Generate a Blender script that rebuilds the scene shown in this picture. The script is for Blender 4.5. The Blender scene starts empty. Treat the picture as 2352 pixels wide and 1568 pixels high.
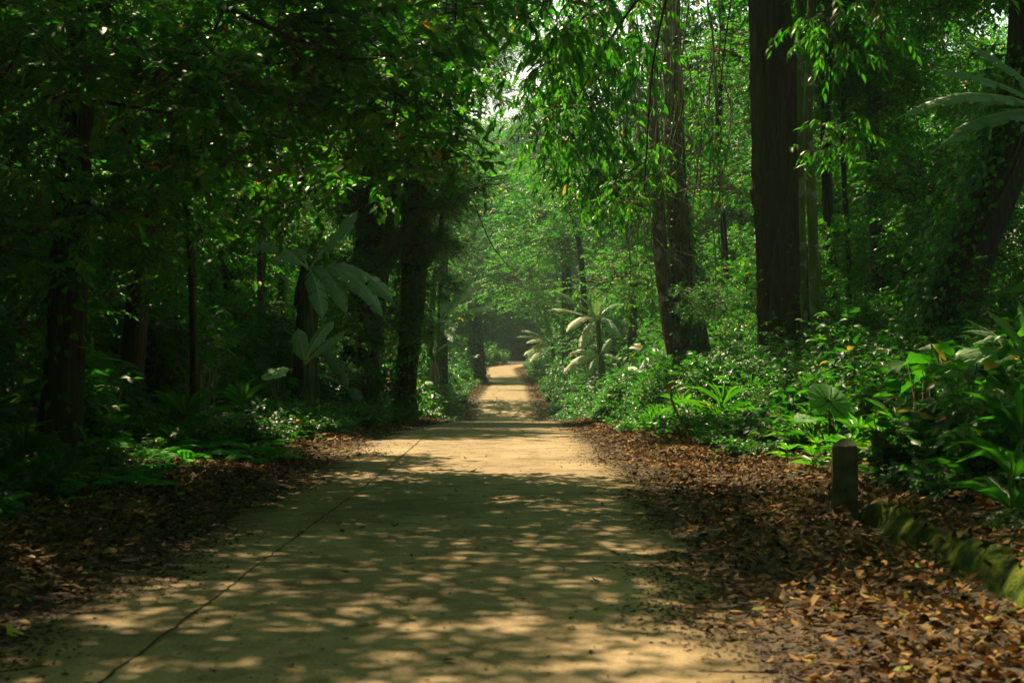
import bpy, math, random
import numpy as np
from mathutils import Vector, Matrix

# ------------------------------------------------------------------ camera, world, sun, exposure
scene = bpy.context.scene
COL = scene.collection
F = 3267.0            # focal length in pixels of a 2352 px wide frame (50 mm on 36 mm)
HZ = 1.343            # eye height
SUN_AZ = math.radians(28)      # left of straight ahead
SUN_EL = math.radians(58)

cam_data = bpy.data.cameras.new('camera')
cam_data.lens = 50; cam_data.sensor_width = 36; cam_data.clip_end = 3000; cam_data.clip_start = 0.1
cam_data.dof.use_dof = True; cam_data.dof.focus_distance = 34; cam_data.dof.aperture_fstop = 4.5
cam = bpy.data.objects.new('camera', cam_data); COL.objects.link(cam)
cam.location = (0, 0, HZ); cam.rotation_euler = (math.radians(90 + 0.28), 0, 0)
scene.camera = cam

world = bpy.data.worlds.new('World'); scene.world = world; world.use_nodes = True
wn = world.node_tree; wn.nodes.clear()
sky = wn.nodes.new('ShaderNodeTexSky'); sky.sky_type = 'NISHITA'; sky.sun_disc = False
sky.sun_elevation = SUN_EL; sky.sun_rotation = -SUN_AZ; sky.air_density = 1.6; sky.dust_density = 5.0; sky.ozone_density = 1.0
bg = wn.nodes.new('ShaderNodeBackground'); bg.inputs['Strength'].default_value = 0.055
wo = wn.nodes.new('ShaderNodeOutputWorld')
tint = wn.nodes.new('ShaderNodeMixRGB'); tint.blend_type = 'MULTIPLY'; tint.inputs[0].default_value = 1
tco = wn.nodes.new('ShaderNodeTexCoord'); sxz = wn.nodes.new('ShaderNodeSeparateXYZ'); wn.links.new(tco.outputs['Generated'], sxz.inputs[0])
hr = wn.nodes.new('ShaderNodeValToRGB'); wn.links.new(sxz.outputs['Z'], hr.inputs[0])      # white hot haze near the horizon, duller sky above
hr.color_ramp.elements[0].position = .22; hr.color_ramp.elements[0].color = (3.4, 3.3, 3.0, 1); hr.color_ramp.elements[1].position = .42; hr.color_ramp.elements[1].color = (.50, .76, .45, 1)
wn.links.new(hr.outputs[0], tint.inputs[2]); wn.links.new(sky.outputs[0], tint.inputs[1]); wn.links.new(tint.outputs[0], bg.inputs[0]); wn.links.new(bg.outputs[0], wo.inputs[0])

sl = bpy.data.lights.new('sun', 'SUN'); sl.energy = 5.0; sl.angle = math.radians(0.5); sl.color = (1.0, 0.82, 0.52)
sun = bpy.data.objects.new('sun', sl); COL.objects.link(sun)
sdir = Vector((-math.sin(SUN_AZ) * math.cos(SUN_EL), math.cos(SUN_AZ) * math.cos(SUN_EL), math.sin(SUN_EL)))
sun.rotation_euler = sdir.to_track_quat('Z', 'Y').to_euler()

vs = scene.view_settings
vs.view_transform = 'Standard'; vs.look = 'None'; vs.gamma = 1.0; vs.exposure = 1.0
scene.render.engine = 'CYCLES'
cy = scene.cycles
cy.max_bounces = 6; cy.diffuse_bounces = 3; cy.glossy_bounces = 2; cy.transmission_bounces = 4; cy.volume_bounces = 0
cy.use_denoising = True
cy.sample_clamp_indirect = 3.0

# ------------------------------------------------------------------ helpers
def P(px, py, D):
    """point seen at pixel (px,py) of the 2352 px frame at distance D"""
    return Vector(((px - 1176) / F * D, D, HZ - (py - 800) / F * D))

_yk = [-40, 0, 10, 20, 24, 28, 34, 42, 52, 60, 70, 84, 95, 110, 132, 156, 168, 183, 200, 260, 800]
_zk = [0, 0, 0, -.03, -.11, -.24, -.46, -.80, -1.6, -2.2, -2.85, -2.78, -1.95, -2.0, -2.0, -1.57, -1.13, -.9, -.4, 1.5, 8]
_yy = np.arange(-40, 800, 0.5); _zz = np.interp(_yy, _yk, _zk)
_ker = np.exp(-np.linspace(-2, 2, 13) ** 2); _ker /= _ker.sum()
_zz = np.convolve(np.pad(_zz, 6, 'edge'), _ker, 'valid')
def zr(y): return np.interp(y, _yy, _zz)
_xyk = [-40, 5.7, 15.7, 24, 34, 42, 60, 84, 95, 120, 132, 150, 158, 168, 176, 184, 192, 205, 230]
_xk = [-1.2, -.63, -.44, -.5, -.3, -.12, -.2, -.44, -.47, -.4, -.25, -.8, -1.15, -1.4, -1.1, .6, 4.5, 16, 50]
_xx = np.interp(_yy, _xyk, _xk); _xx = np.convolve(np.pad(_xx, 6, 'edge'), _ker, 'valid')
def xr(y): return np.interp(y, _yy, _xx)
HW = 1.7
def smooth(a, b, x):
    t = np.clip((x - a) / (b - a), 0, 1); return t * t * (3 - 2 * t)
def gz(x, y):
    """ground height"""
    x = np.asarray(x, float); y = np.asarray(y, float)
    c = xr(y)
    r = np.clip(x - c - HW, 0, None); l = np.clip(c - HW - x, 0, None)
    z = zr(y) - 0.035 + 0.0 * x
    rise_r = 0.05 * np.clip(r, 0, 2) + 0.2 * np.clip(r - 2, 0, 9)
    rise_l = 0.04 * np.clip(l, 0, 2) + 0.12 * np.clip(l - 2, 0, 14)
    far = 1 - smooth(186, 200, y)
    z = z + rise_r * far + rise_l * far
    w = (1 - smooth(10.6, 11.6, y)) * smooth(2.76, 2.9, x)
    z = z + w * 0.20
    n = 0.03 * np.sin(x * 1.7 + y * .6) * np.sin(y * 1.1 - x * .4) + 0.015 * np.sin(x * 4.1 + 1.3) * np.sin(y * 3.7)
    return z + n * smooth(0.1, .8, np.maximum(r, l))
def gzf(x, y): return float(gz(x, y))

def props(o, label=None, cat=None, group=None, kind=None):
    if label: o['label'] = label
    if cat: o['category'] = cat
    if group: o['group'] = group
    if kind: o['kind'] = kind
    return o
def link(o, parent=None):
    COL.objects.link(o)
    if parent is not None: o.parent = parent
    return o
def empty(name, loc, label, cat, group=None, rz=0):
    o = bpy.data.objects.new(name, None); o.location = loc; o.rotation_euler = (0, 0, rz); o.empty_display_size = .2
    return props(link(o), label, cat, group)

class Mesh:
    """collects triangle/quad pieces as arrays and makes one mesh"""
    def __init__(s): s.v = []; s.f3 = []; s.f4 = []; s.a = []; s.n = 0; s.m3 = []; s.m4 = []
    def add(s, v, f3=None, f4=None, a=None, mi=0):
        v = np.asarray(v, float).reshape(-1, 3)
        s.v.append(v); s.a.append(np.full(len(v), .5) if a is None else np.asarray(a, float).ravel())
        if f3 is not None and len(f3): f3 = np.asarray(f3).reshape(-1, 3); s.f3.append(f3 + s.n); s.m3.append(np.full(len(f3), mi))
        if f4 is not None and len(f4): f4 = np.asarray(f4).reshape(-1, 4); s.f4.append(f4 + s.n); s.m4.append(np.full(len(f4), mi))
        s.n += len(v)
    def mesh(s, name, mats, smooth_=True):
        me = bpy.data.meshes.new(name)
        v = np.concatenate(s.v); a = np.concatenate(s.a)
        f3 = np.concatenate(s.f3) if s.f3 else np.zeros((0, 3), int)
        f4 = np.concatenate(s.f4) if s.f4 else np.zeros((0, 4), int)
        mi = np.concatenate(s.m3 + s.m4) if (s.m3 or s.m4) else np.zeros(0, int)
        me.vertices.add(len(v)); me.vertices.foreach_set('co', v.astype(np.float32).ravel())
        nl = f3.size + f4.size
        me.loops.add(nl); me.loops.foreach_set('vertex_index', np.concatenate([f3.ravel(), f4.ravel()]).astype(np.int32))
        me.polygons.add(len(f3) + len(f4))
        ls = np.concatenate([np.arange(len(f3)) * 3, f3.size + np.arange(len(f4)) * 4]).astype(np.int32)
        me.polygons.foreach_set('loop_start', ls)
        me.polygons.foreach_set('material_index', mi.astype(np.int32))
        me.polygons.foreach_set('use_smooth', np.full(len(ls), smooth_))
        at = me.attributes.new('v', 'FLOAT', 'POINT'); at.data.foreach_set('value', a.astype(np.float32))
        for m in mats: me.materials.append(m)
        me.update(calc_edges=True)
        return me
    def obj(s, name, mats, parent=None, smooth_=True, linkit=True):
        o = bpy.data.objects.new(name, s.mesh(name, mats, smooth_))
        if linkit: link(o, parent)
        return o

def norm(a):
    return a / np.maximum(np.linalg.norm(a, axis=-1, keepdims=True), 1e-9)

# ---- leaves
_HI_V = np.array([[0, 0, 0], [.32, 0, -.03], [.68, 0, -.05], [1, 0, -.16], [.28, .43, .05], [.66, .36, .0], [.28, -.43, .05], [.66, -.36, .0]])
_HI_F = np.array([[0, 1, 4], [1, 5, 4], [1, 2, 5], [2, 3, 5], [0, 6, 1], [1, 6, 7], [1, 7, 2], [2, 7, 3]])
_LO_V = np.array([[0, 0, 0], [.45, .42, .06], [1, 0, -.1], [.45, -.42, .06]])
_LO_F = np.array([[0, 2, 1], [0, 3, 2]])
def leaves(M, pos, d, nrm, L, ratio=.45, hi=True, val=None, curl=1.0, mi=0):
    T, Fc = (_HI_V, _HI_F) if hi else (_LO_V, _LO_F)
    n = len(pos); d = norm(d); s = norm(np.cross(nrm, d)); u = np.cross(d, s)
    L = np.broadcast_to(np.asarray(L, float), (n,)); ratio = np.broadcast_to(np.asarray(ratio, float), (n,)); curl = np.broadcast_to(np.asarray(curl, float), (n,))
    v = pos[:, None] + L[:, None, None] * (T[None, :, 0:1] * d[:, None] + (T[None, :, 1:2] * ratio[:, None, None] * 1.15) * s[:, None] + T[None, :, 2:3] * curl[:, None, None] * u[:, None])
    f = Fc[None] + (np.arange(n) * len(T))[:, None, None]
    if val is None: val = np.random.rand(n)
    M.add(v, f3=f, a=np.repeat(val, len(T)), mi=mi)

def twigs(M, a, b, ra, rb, mi=1):
    """straight three sided twigs"""
    a = np.asarray(a, float); b = np.asarray(b, float); n = len(a)
    ra = np.broadcast_to(np.asarray(ra, float), (n,)); rb = np.broadcast_to(np.asarray(rb, float), (n,))
    d = norm(b - a); h = np.where(np.abs(d[:, 2:3]) > .9, np.array([[1., 0, 0]]), np.array([[0., 0, 1]]))
    s = norm(np.cross(d, h)); u = np.cross(d, s); vs_ = []
    for k in range(3):
        c, q = math.cos(k * 2.0944), math.sin(k * 2.0944)
        vs_.append(a + (s * c + u * q) * ra[:, None])
    for k in range(3):
        c, q = math.cos(k * 2.0944), math.sin(k * 2.0944)
        vs_.append(b + (s * c + u * q) * rb[:, None])
    v = np.stack(vs_, 1)
    f = np.array([[0, 1, 4, 3], [1, 2, 5, 4], [2, 0, 3, 5]])[None] + (np.arange(n) * 6)[:, None, None]
    M.add(v, f4=f, mi=mi)

def sprays(M, rs, p, ax, S, nl, leaf, ratio, hi=True, droop=.3, tw=.005, spread=.9, vb=0.0, palm=False):
    """p: (n,3) starts, ax: (n,3) axes, S: spray length; nl leaves each"""
    n = len(p); ax = norm(ax); S = np.broadcast_to(np.asarray(S, float), (n,))
    sag = np.stack([np.zeros(n), np.zeros(n), -droop * S * rs.uniform(.5, 1.5, n)], 1)
    tip = p + ax * S[:, None] + sag
    twigs(M, p, p + ax * (S * .55)[:, None] + sag * .3, tw, tw * .7)
    twigs(M, p + ax * (S * .55)[:, None] + sag * .3, tip, tw * .7, tw * .3)
    side = norm(np.cross(ax, np.array([0, 0, 1.]) + rs.normal(0, .25, (n, 3))))
    base_v = np.clip(rs.rand(n), 0, 1)
    for k in range(nl):
        t = (k + .6) / nl if not palm else .9 + .1 * rs.rand()
        sg = 1 if k % 2 else -1
        q = p + ax * (S * t)[:, None] + sag * (t * t)
        if k == nl - 1 and not palm: dr = ax + rs.normal(0, .2, (n, 3))
        elif palm:
            an = 2 * math.pi * k / nl
            up = np.cross(side, ax)
            dr = ax * .35 + side * math.cos(an) + up * math.sin(an) * .6 + rs.normal(0, .15, (n, 3))
        else: dr = ax * rs.uniform(.35, .9, (n, 1)) + side * sg * spread + rs.normal(0, .25, (n, 3))
        dr = norm(dr); dr[:, 2] -= droop * rs.uniform(.4, 1.6, n); 
        nr = np.array([0, 0, 1.]) + rs.normal(0, .38, (n, 3)) + side * sg * .2
        val = np.clip(base_v * .5 + rs.rand(n) * .5 + vb, 0, 1)
        val = np.where(rs.rand(n) < .012, rs.uniform(.955, 1, n), val * .95)
        leaves(M, q, dr, nr, leaf * rs.uniform(.65, 1.2, n), ratio * rs.uniform(.85, 1.15, n), hi, val, curl=rs.uniform(.6, 1.8, n))

def tube(M, pts, rad, sides=12, step=.35, rs=None, flute=0.0, flare=0, mi=0, knob=0.0, fine=0):
    """smooth tapered tube through pts"""
    pts = np.array([list(p) for p in pts], float); rad = np.array(rad, float)
    k = len(pts); P0 = np.vstack([2 * pts[0] - pts[1], pts, 2 * pts[-1] - pts[-2]])
    out = []; ro = []
    for i in range(k - 1):
        m = max(2, int(np.linalg.norm(pts[i + 1] - pts[i]) / step))
        for j in range(m + (1 if i == k - 2 else 0)):
            t = j / m; a, b, c, d = P0[i], P0[i + 1], P0[i + 2], P0[i + 3]
            out.append(.5 * ((2 * b) + (-a + c) * t + (2 * a - 5 * b + 4 * c - d) * t * t + (-a + 3 * b - 3 * c + d) * t ** 3))
            ro.append(rad[i] * (1 - t) + rad[i + 1] * t)
    out = np.array(out); ro = np.array(ro); n = len(out)
    tg = norm(np.gradient(out, axis=0)); ref = np.array([1., 0, 0]) if abs(tg[0][2]) > .5 else np.array([0, 0, 1.])
    s = norm(np.cross(tg, np.cross(ref, tg))); u = np.cross(tg, s)
    th = np.arange(sides) * 2 * math.pi / sides
    L = np.concatenate([[0], np.cumsum(np.linalg.norm(np.diff(out, axis=0), axis=1))])
    R = np.repeat(ro[:, None], sides, 1)
    if rs is not None:
        w = np.zeros_like(R)
        for q in range(2, 9):
            w += np.sin(q * th[None] + rs.uniform(0, 6.3) + rs.uniform(-.5, .5) * L[:, None]) * rs.uniform(.4, 1) / math.sqrt(q)
        w += rs.normal(0, .25, R.shape)
        if fine:       # deep furrows that wander and break
            ph = np.cumsum(rs.normal(0, .05, len(L)))[:, None]
            g1 = np.abs(np.sin(11 * th[None] + 1.5 * np.sin(L[:, None] * 1.1) + ph * 3)); g2 = np.abs(np.sin(17 * th[None] - 1.2 * np.sin(L[:, None] * .8 + 1) + ph * 4))
            w -= 1.0 * (1 - g1) ** 3 * (.5 + .5 * np.sin(L[:, None] * 2.2 + th[None] * 3)) + .7 * (1 - g2) ** 3
        R = R * (1 + flute * w * .25)
        if knob: R = R * (1 + knob * np.sin(L[:, None] * rs.uniform(2, 4) + 1.5 * np.sin(th)[None]))
        if flare:
            fl = np.exp(-L / .55)[:, None]
            R = R * (1 + flare * fl * (.55 + .45 * np.abs(np.sin(th * 2.5 + 1))[None]))
    v = out[:, None] + R[..., None] * (s[:, None] * np.cos(th)[None, :, None] + u[:, None] * np.sin(th)[None, :, None])
    i = np.arange(n - 1)[:, None] * sides; j = np.arange(sides)[None]; j2 = (j + 1) % sides
    f = np.stack([i + j, i + j2, i + sides + j2, i + sides + j], -1)
    M.add(v, f4=f, mi=mi)
    return out, ro

# ------------------------------------------------------------------ materials
def newmat(name):
    m = bpy.data.materials.new(name); m.use_nodes = True; m.node_tree.nodes.clear(); return m, m.node_tree
def N(t, kind, **kw):
    n = t.nodes.new(kind)
    for k, v in kw.items():
        if k.startswith('i_'):
            key = k[2:]; key = int(key) if key.isdigit() else key.replace('_', ' ')
            n.inputs[key].default_value = v
        else: setattr(n, k, v)
    return n
def ramp(t, stops, fac=None, mode='LINEAR'):
    r = t.nodes.new('ShaderNodeValToRGB'); r.color_ramp.interpolation = mode
    e = r.color_ramp.elements
    while len(e) > 1: e.remove(e[0])
    e[0].position = stops[0][0]; e[0].color = (*stops[0][1], 1)
    for p, c in stops[1:]:
        x = e.new(p); x.color = (*c, 1)
    if fac is not None: t.links.new(fac, r.inputs[0])
    return r

def leaf_mat(name, stops, tstops, rough=.38, trans=.48, spec=.5, bump=0.0):
    m, t = newmat(name)
    a = N(t, 'ShaderNodeAttribute', attribute_name='v')
    oi = N(t, 'ShaderNodeObjectInfo')
    c = ramp(t, stops, a.outputs['Fac']); c2 = ramp(t, tstops, a.outputs['Fac'])
    mr = N(t, 'ShaderNodeMapRange', i_3=.5, i_4=1.25); t.links.new(oi.outputs['Random'], mr.inputs[0])
    hs = N(t, 'ShaderNodeHueSaturation'); t.links.new(mr.outputs[0], hs.inputs['Value']); t.links.new(c.outputs[0], hs.inputs['Color'])
    mh = N(t, 'ShaderNodeMapRange', i_3=.465, i_4=.515); t.links.new(oi.outputs['Random'], mh.inputs[0]); t.links.new(mh.outputs[0], hs.inputs['Hue'])
    pb = N(t, 'ShaderNodeBsdfPrincipled'); pb.inputs['Roughness'].default_value = rough
    pb.inputs['Specular IOR Level'].default_value = spec
    t.links.new(hs.outputs[0], pb.inputs['Base Color'])
    tr = N(t, 'ShaderNodeBsdfTranslucent'); t.links.new(c2.outputs[0], tr.inputs[0])
    mx = N(t, 'ShaderNodeMixShader'); mx.inputs[0].default_value = trans
    t.links.new(pb.outputs[0], mx.inputs[1]); t.links.new(tr.outputs[0], mx.inputs[2])
    o = N(t, 'ShaderNodeOutputMaterial'); t.links.new(mx.outputs[0], o.inputs[0])
    return m
def greens(k=1.0, y=1.0):
    g = [(0.0, (.008, .065, .008)), (.35, (.016, .11, .012)), (.7, (.034, .165, .016)), (.93, (.08 * y, .22, .02)), (.955, (.24, .25, .03)), (.98, (.42, .28, .04)), (1.0, (.45, .13, .02))]
    return [(p, tuple(min(1, c * k) for c in q)) for p, q in g]
def tgreens(k=1.0):
    g = [(0.0, (.02, .2, .006)), (.35, (.045, .32, .008)), (.7, (.11, .46, .012)), (.93, (.26, .6, .015)), (.955, (.6, .5, .05)), (.98, (.8, .45, .06)), (1.0, (.8, .22, .03))]
    return [(p, tuple(min(1, c * k) for c in q)) for p, q in g]
M_LEAF = leaf_mat('leaf_green', greens(1.0), tgreens(1.0))
M_LEAF2 = leaf_mat('leaf_light', greens(1.15, 1.1), tgreens(1.15), rough=.5)
M_FERN = leaf_mat('fern_green', greens(2.6, .6), tgreens(1.6), rough=.6, spec=.3)
M_FAR = leaf_mat('leaf_far', greens(1.2), tgreens(1.1), rough=.45)
M_DEAD = leaf_mat('leaf_litter', [(0, (.022, .013, .005)), (.35, (.085, .048, .014)), (.62, (.24, .15, .042)), (.9, (.52, .34, .10)), (.96, (.5, .2, .045)), (.975, (.4, .34, .06)), (1, (.12, .22, .04))],
                  [(0, (.03, .015, .005)), (.5, (.12, .05, .015)), (.9, (.35, .16, .05)), (1, (.3, .3, .05))], rough=.65, trans=.15, spec=.12)
M_BITS = leaf_mat('litter_crumbs', [(0, (.02, .012, .006)), (.6, (.06, .035, .018)), (1, (.16, .09, .04))], [(0, (.03, .015, .005)), (1, (.1, .05, .02))], rough=.8, trans=.05, spec=.2)

def bark_mat(name, c1, c2, moss=(.02, .05, .008), mossamt=.5, patch=None, scale=1.0, bump=.5):
    m, t = newmat(name)
    tc = N(t, 'ShaderNodeTexCoord'); mp = N(t, 'ShaderNodeMapping'); mp.inputs['Scale'].default_value = (7 * scale, 7 * scale, 1.1 * scale)
    t.links.new(tc.outputs['Object'], mp.inputs[0])
    n1 = N(t, 'ShaderNodeTexNoise'); n1.inputs['Scale'].default_value = 2.2; n1.inputs['Detail'].default_value = 8; n1.inputs['Roughness'].default_value = .65
    t.links.new(mp.outputs[0], n1.inputs['Vector'])
    vo = N(t, 'ShaderNodeTexVoronoi'); vo.feature = 'DISTANCE_TO_EDGE'; vo.inputs['Scale'].default_value = 1.6
    mp2 = N(t, 'ShaderNodeMapping'); mp2.inputs['Scale'].default_value = (8 * scale, 8 * scale, .9 * scale)
    nd = N(t, 'ShaderNodeMixRGB'); nd.inputs[0].default_value = .25
    t.links.new(tc.outputs['Object'], mp2.inputs[0]); t.links.new(mp2.outputs[0], nd.inputs[1]); t.links.new(n1.outputs['Color'], nd.inputs[2])
    t.links.new(nd.outputs[0], vo.inputs['Vector'])
    cr = ramp(t, [(.3, c1), (.55, c2), (.75, tuple(x * 1.5 for x in c2))], n1.outputs[0])
    vr = ramp(t, [(0, (.25, .25, .25)), (.18, (1, 1, 1))], vo.outputs[0])
    mu = N(t, 'ShaderNodeMixRGB', blend_type='MULTIPLY'); mu.inputs[0].default_value = .7
    t.links.new(cr.outputs[0], mu.inputs[1]); t.links.new(vr.outputs[0], mu.inputs[2])
    n2 = N(t, 'ShaderNodeTexNoise'); n2.inputs['Scale'].default_value = 1.3; n2.inputs['Detail'].default_value = 6
    t.links.new(tc.outputs['Object'], n2.inputs['Vector'])
    mr = ramp(t, [(.5 - .25 * mossamt, (0, 0, 0)), (.62, (mossamt, mossamt, mossamt))], n2.outputs[0])
    mm = N(t, 'ShaderNodeMixRGB'); t.links.new(mr.outputs[0], mm.inputs[0]); t.links.new(mu.outputs[0], mm.inputs[1]); mm.inputs[2].default_value = (*moss, 1)
    col = mm.outputs[0]
    if patch:
        n3 = N(t, 'ShaderNodeTexNoise'); n3.inputs['Scale'].default_value = 3.1; n3.inputs['Detail'].default_value = 5
        mp3 = N(t, 'ShaderNodeMapping'); mp3.inputs['Location'].default_value = (7, 3, 1); t.links.new(tc.outputs['Object'], mp3.inputs[0]); t.links.new(mp3.outputs[0], n3.inputs['Vector'])
        pr = ramp(t, [(.56, (0, 0, 0)), (.6, (.8, .8, .8))], n3.outputs[0])
        m3 = N(t, 'ShaderNodeMixRGB'); t.links.new(pr.outputs[0], m3.inputs[0]); t.links.new(col, m3.inputs[1]); m3.inputs[2].default_value = (*patch, 1); col = m3.outputs[0]
    bp = N(t, 'ShaderNodeBump'); bp.inputs['Strength'].default_value = bump; bp.inputs['Distance'].default_value = .06
    ad = N(t, 'ShaderNodeMath', operation='MULTIPLY'); t.links.new(n1.outputs[0], ad.inputs[0]); t.links.new(vr.outputs[0], ad.inputs[1])
    t.links.new(ad.outputs[0], bp.inputs['Height'])
    pb = N(t, 'ShaderNodeBsdfPrincipled'); pb.inputs['Roughness'].default_value = .85; pb.inputs['Specular IOR Level'].default_value = .25
    t.links.new(col, pb.inputs['Base Color']); t.links.new(bp.outputs[0], pb.inputs['Normal'])
    o = N(t, 'ShaderNodeOutputMaterial'); t.links.new(pb.outputs[0], o.inputs[0])
    return m
M_BARK = bark_mat('bark_brown', (.03, .019, .010), (.09, .052, .023), mossamt=.5)
M_BARKB = bark_mat('bark_furrowed', (.03, .017, .008), (.10, .055, .024), mossamt=.55, scale=.5, bump=1.0)
M_BARKD = bark_mat('bark_dark', (.02, .016, .011), (.06, .045, .028), mossamt=.4)
M_BARKP = bark_mat('bark_patched', (.09, .07, .045), (.24, .18, .11), mossamt=.35, patch=(.42, .42, .34))
M_BARKG = bark_mat('bark_green', (.08, .09, .03), (.17, .18, .05), moss=(.06, .12, .02), mossamt=.8, scale=.6, bump=.15, patch=(.22, .24, .17))
M_TWIG = bark_mat('twig_bark', (.04, .03, .018), (.11, .08, .045), mossamt=.3, scale=2, bump=.1)
M_VINE = bark_mat('vine_bark', (.14, .11, .06), (.32, .25, .14), mossamt=.2, scale=2, bump=.1)
M_STEM = bark_mat('green_stem', (.05, .09, .02), (.1, .16, .04), mossamt=.3, scale=1, bump=.1)
M_STALK = bark_mat('dry_stalk', (.1, .06, .03), (.3, .18, .09), mossamt=.05, scale=1.2, bump=.5)

def ground_mat():
    m, t = newmat('forest_soil')
    tc = N(t, 'ShaderNodeTexCoord')
    n1 = N(t, 'ShaderNodeTexNoise'); n1.inputs['Scale'].default_value = 14; n1.inputs['Detail'].default_value = 10
    n2 = N(t, 'ShaderNodeTexNoise'); n2.inputs['Scale'].default_value = .5; n2.inputs['Detail'].default_value = 4
    t.links.new(tc.outputs['Object'], n1.inputs['Vector']); t.links.new(tc.outputs['Object'], n2.inputs['Vector'])
    c = ramp(t, [(.3, (.018, .012, .007)), (.5, (.05, .032, .018)), (.7, (.1, .06, .032))], n1.outputs[0])
    g = ramp(t, [(.5, (0, 0, 0)), (.65, (.5, .5, .5))], n2.outputs[0])
    mx = N(t, 'ShaderNodeMixRGB'); t.links.new(g.outputs[0], mx.inputs[0]); t.links.new(c.outputs[0], mx.inputs[1]); mx.inputs[2].default_value = (.02, .045, .01, 1)
    bp = N(t, 'ShaderNodeBump'); bp.inputs['Strength'].default_value = .8; bp.inputs['Distance'].default_value = .04; t.links.new(n1.outputs[0], bp.inputs['Height'])
    pb = N(t, 'ShaderNodeBsdfPrincipled'); pb.inputs['Roughness'].default_value = .9
    t.links.new(mx.outputs[0], pb.inputs['Base Color']); t.links.new(bp.outputs[0], pb.inputs['Normal'])
    o = N(t, 'ShaderNodeOutputMaterial'); t.links.new(pb.outputs[0], o.inputs[0]); return m
def road_mat():
    m, t = newmat('worn_concrete')
    uv = N(t, 'ShaderNodeUVMap', uv_map='uv')        # u = metres across from the centre, v = metres along
    n1 = N(t, 'ShaderNodeTexNoise'); n1.inputs['Scale'].default_value = .7; n1.inputs['Detail'].default_value = 7; n1.inputs['Roughness'].default_value = .6
    n2 = N(t, 'ShaderNodeTexNoise'); n2.inputs['Scale'].default_value = 45; n2.inputs['Detail'].default_value = 5
    n3 = N(t, 'ShaderNodeTexNoise'); n3.inputs['Scale'].default_value = 3.5; n3.inputs['Detail'].default_value = 6
    for n in (n1, n2, n3): t.links.new(uv.outputs[0], n.inputs['Vector'])
    c = ramp(t, [(.32, (.21, .145, .083)), (.5, (.31, .215, .12)), (.66, (.40, .28, .158))], n1.outputs[0])
    sp = ramp(t, [(.32, (.62, .6, .56)), (.44, (.97, .97, .97)), (.68, (1.15, 1.15, 1.12))], n2.outputs[0])
    mu = N(t, 'ShaderNodeMixRGB', blend_type='MULTIPLY'); mu.inputs[0].default_value = 1; t.links.new(c.outputs[0], mu.inputs[1]); t.links.new(sp.outputs[0], mu.inputs[2])
    st = ramp(t, [(.36, (.5, .49, .44)), (.52, (1, 1, 1))], n3.outputs[0])
    m2 = N(t, 'ShaderNodeMixRGB', blend_type='MULTIPLY'); m2.inputs[0].default_value = .7; t.links.new(mu.outputs[0], m2.inputs[1]); t.links.new(st.outputs[0], m2.inputs[2])
    # edge grime
    sx = N(t, 'ShaderNodeSeparateXYZ'); t.links.new(uv.outputs[0], sx.inputs[0])
    ab = N(t, 'ShaderNodeMath', operation='ABSOLUTE'); t.links.new(sx.outputs[0], ab.inputs[0])
    n4 = N(t, 'ShaderNodeTexNoise'); n4.inputs['Scale'].default_value = 1.7; n4.inputs['Detail'].default_value = 6; t.links.new(uv.outputs[0], n4.inputs['Vector'])
    ea = N(t, 'ShaderNodeMath', operation='MULTIPLY_ADD'); ea.inputs[1].default_value = .55; t.links.new(n4.outputs[0], ea.inputs[0]); t.links.new(ab.outputs[0], ea.inputs[2])
    er = ramp(t, [(0, (0, 0, 0)), (1, (1, 1, 1))]); em = N(t, 'ShaderNodeMapRange', i_1=1.62, i_2=2.05); t.links.new(ea.outputs[0], em.inputs[0])
    m3 = N(t, 'ShaderNodeMixRGB'); t.links.new(em.outputs[0], m3.inputs[0]); t.links.new(m2.outputs[0], m3.inputs[1]); m3.inputs[2].default_value = (.13, .085, .04, 1)
    pb = N(t, 'ShaderNodeBsdfPrincipled'); pb.inputs['Roughness'].default_value = .8; pb.inputs['Specular IOR Level'].default_value = .3
    bp = N(t, 'ShaderNodeBump'); bp.inputs['Strength'].default_value = .35; bp.inputs['Distance'].default_value = .008; t.links.new(n2.outputs[0], bp.inputs['Height'])
    t.links.new(m3.outputs[0], pb.inputs['Base Color']); t.links.new(bp.outputs[0], pb.inputs['Normal'])
    o = N(t, 'ShaderNodeOutputMaterial'); t.links.new(pb.outputs[0], o.inputs[0]); return m
def plain_mat(name, stops, scale=6, rough=.85, bump=.4, detail=8, dist=.02):
    m, t = newmat(name)
    tc = N(t, 'ShaderNodeTexCoord'); n1 = N(t, 'ShaderNodeTexNoise'); n1.inputs['Scale'].default_value = scale; n1.inputs['Detail'].default_value = detail
    t.links.new(tc.outputs['Object'], n1.inputs['Vector']); c = ramp(t, stops, n1.outputs[0])
    bp = N(t, 'ShaderNodeBump'); bp.inputs['Strength'].default_value = bump; bp.inputs['Distance'].default_value = dist; t.links.new(n1.outputs[0], bp.inputs['Height'])
    pb = N(t, 'ShaderNodeBsdfPrincipled'); pb.inputs['Roughness'].default_value = rough; pb.inputs['Specular IOR Level'].default_value = .12
    t.links.new(c.outputs[0], pb.inputs['Base Color']); t.links.new(bp.outputs[0], pb.inputs['Normal'])
    o = N(t, 'ShaderNodeOutputMaterial'); t.links.new(pb.outputs[0], o.inputs[0]); return m
M_CRACK = plain_mat('crack_dirt', [(.3, (.03, .025, .015)), (.7, (.08, .06, .035))], 20)
M_POST = plain_mat('mossy_concrete', [(.35, (.035, .045, .02)), (.5, (.11, .11, .07)), (.65, (.17, .155, .11))], 9)
M_KERB = plain_mat('mossy_stone', [(.34, (.012, .02, .004)), (.47, (.04, .07, .006)), (.58, (.105, .13, .007)), (.68, (.05, .065, .01))], 7, bump=1.0, dist=.06, detail=12)
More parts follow.
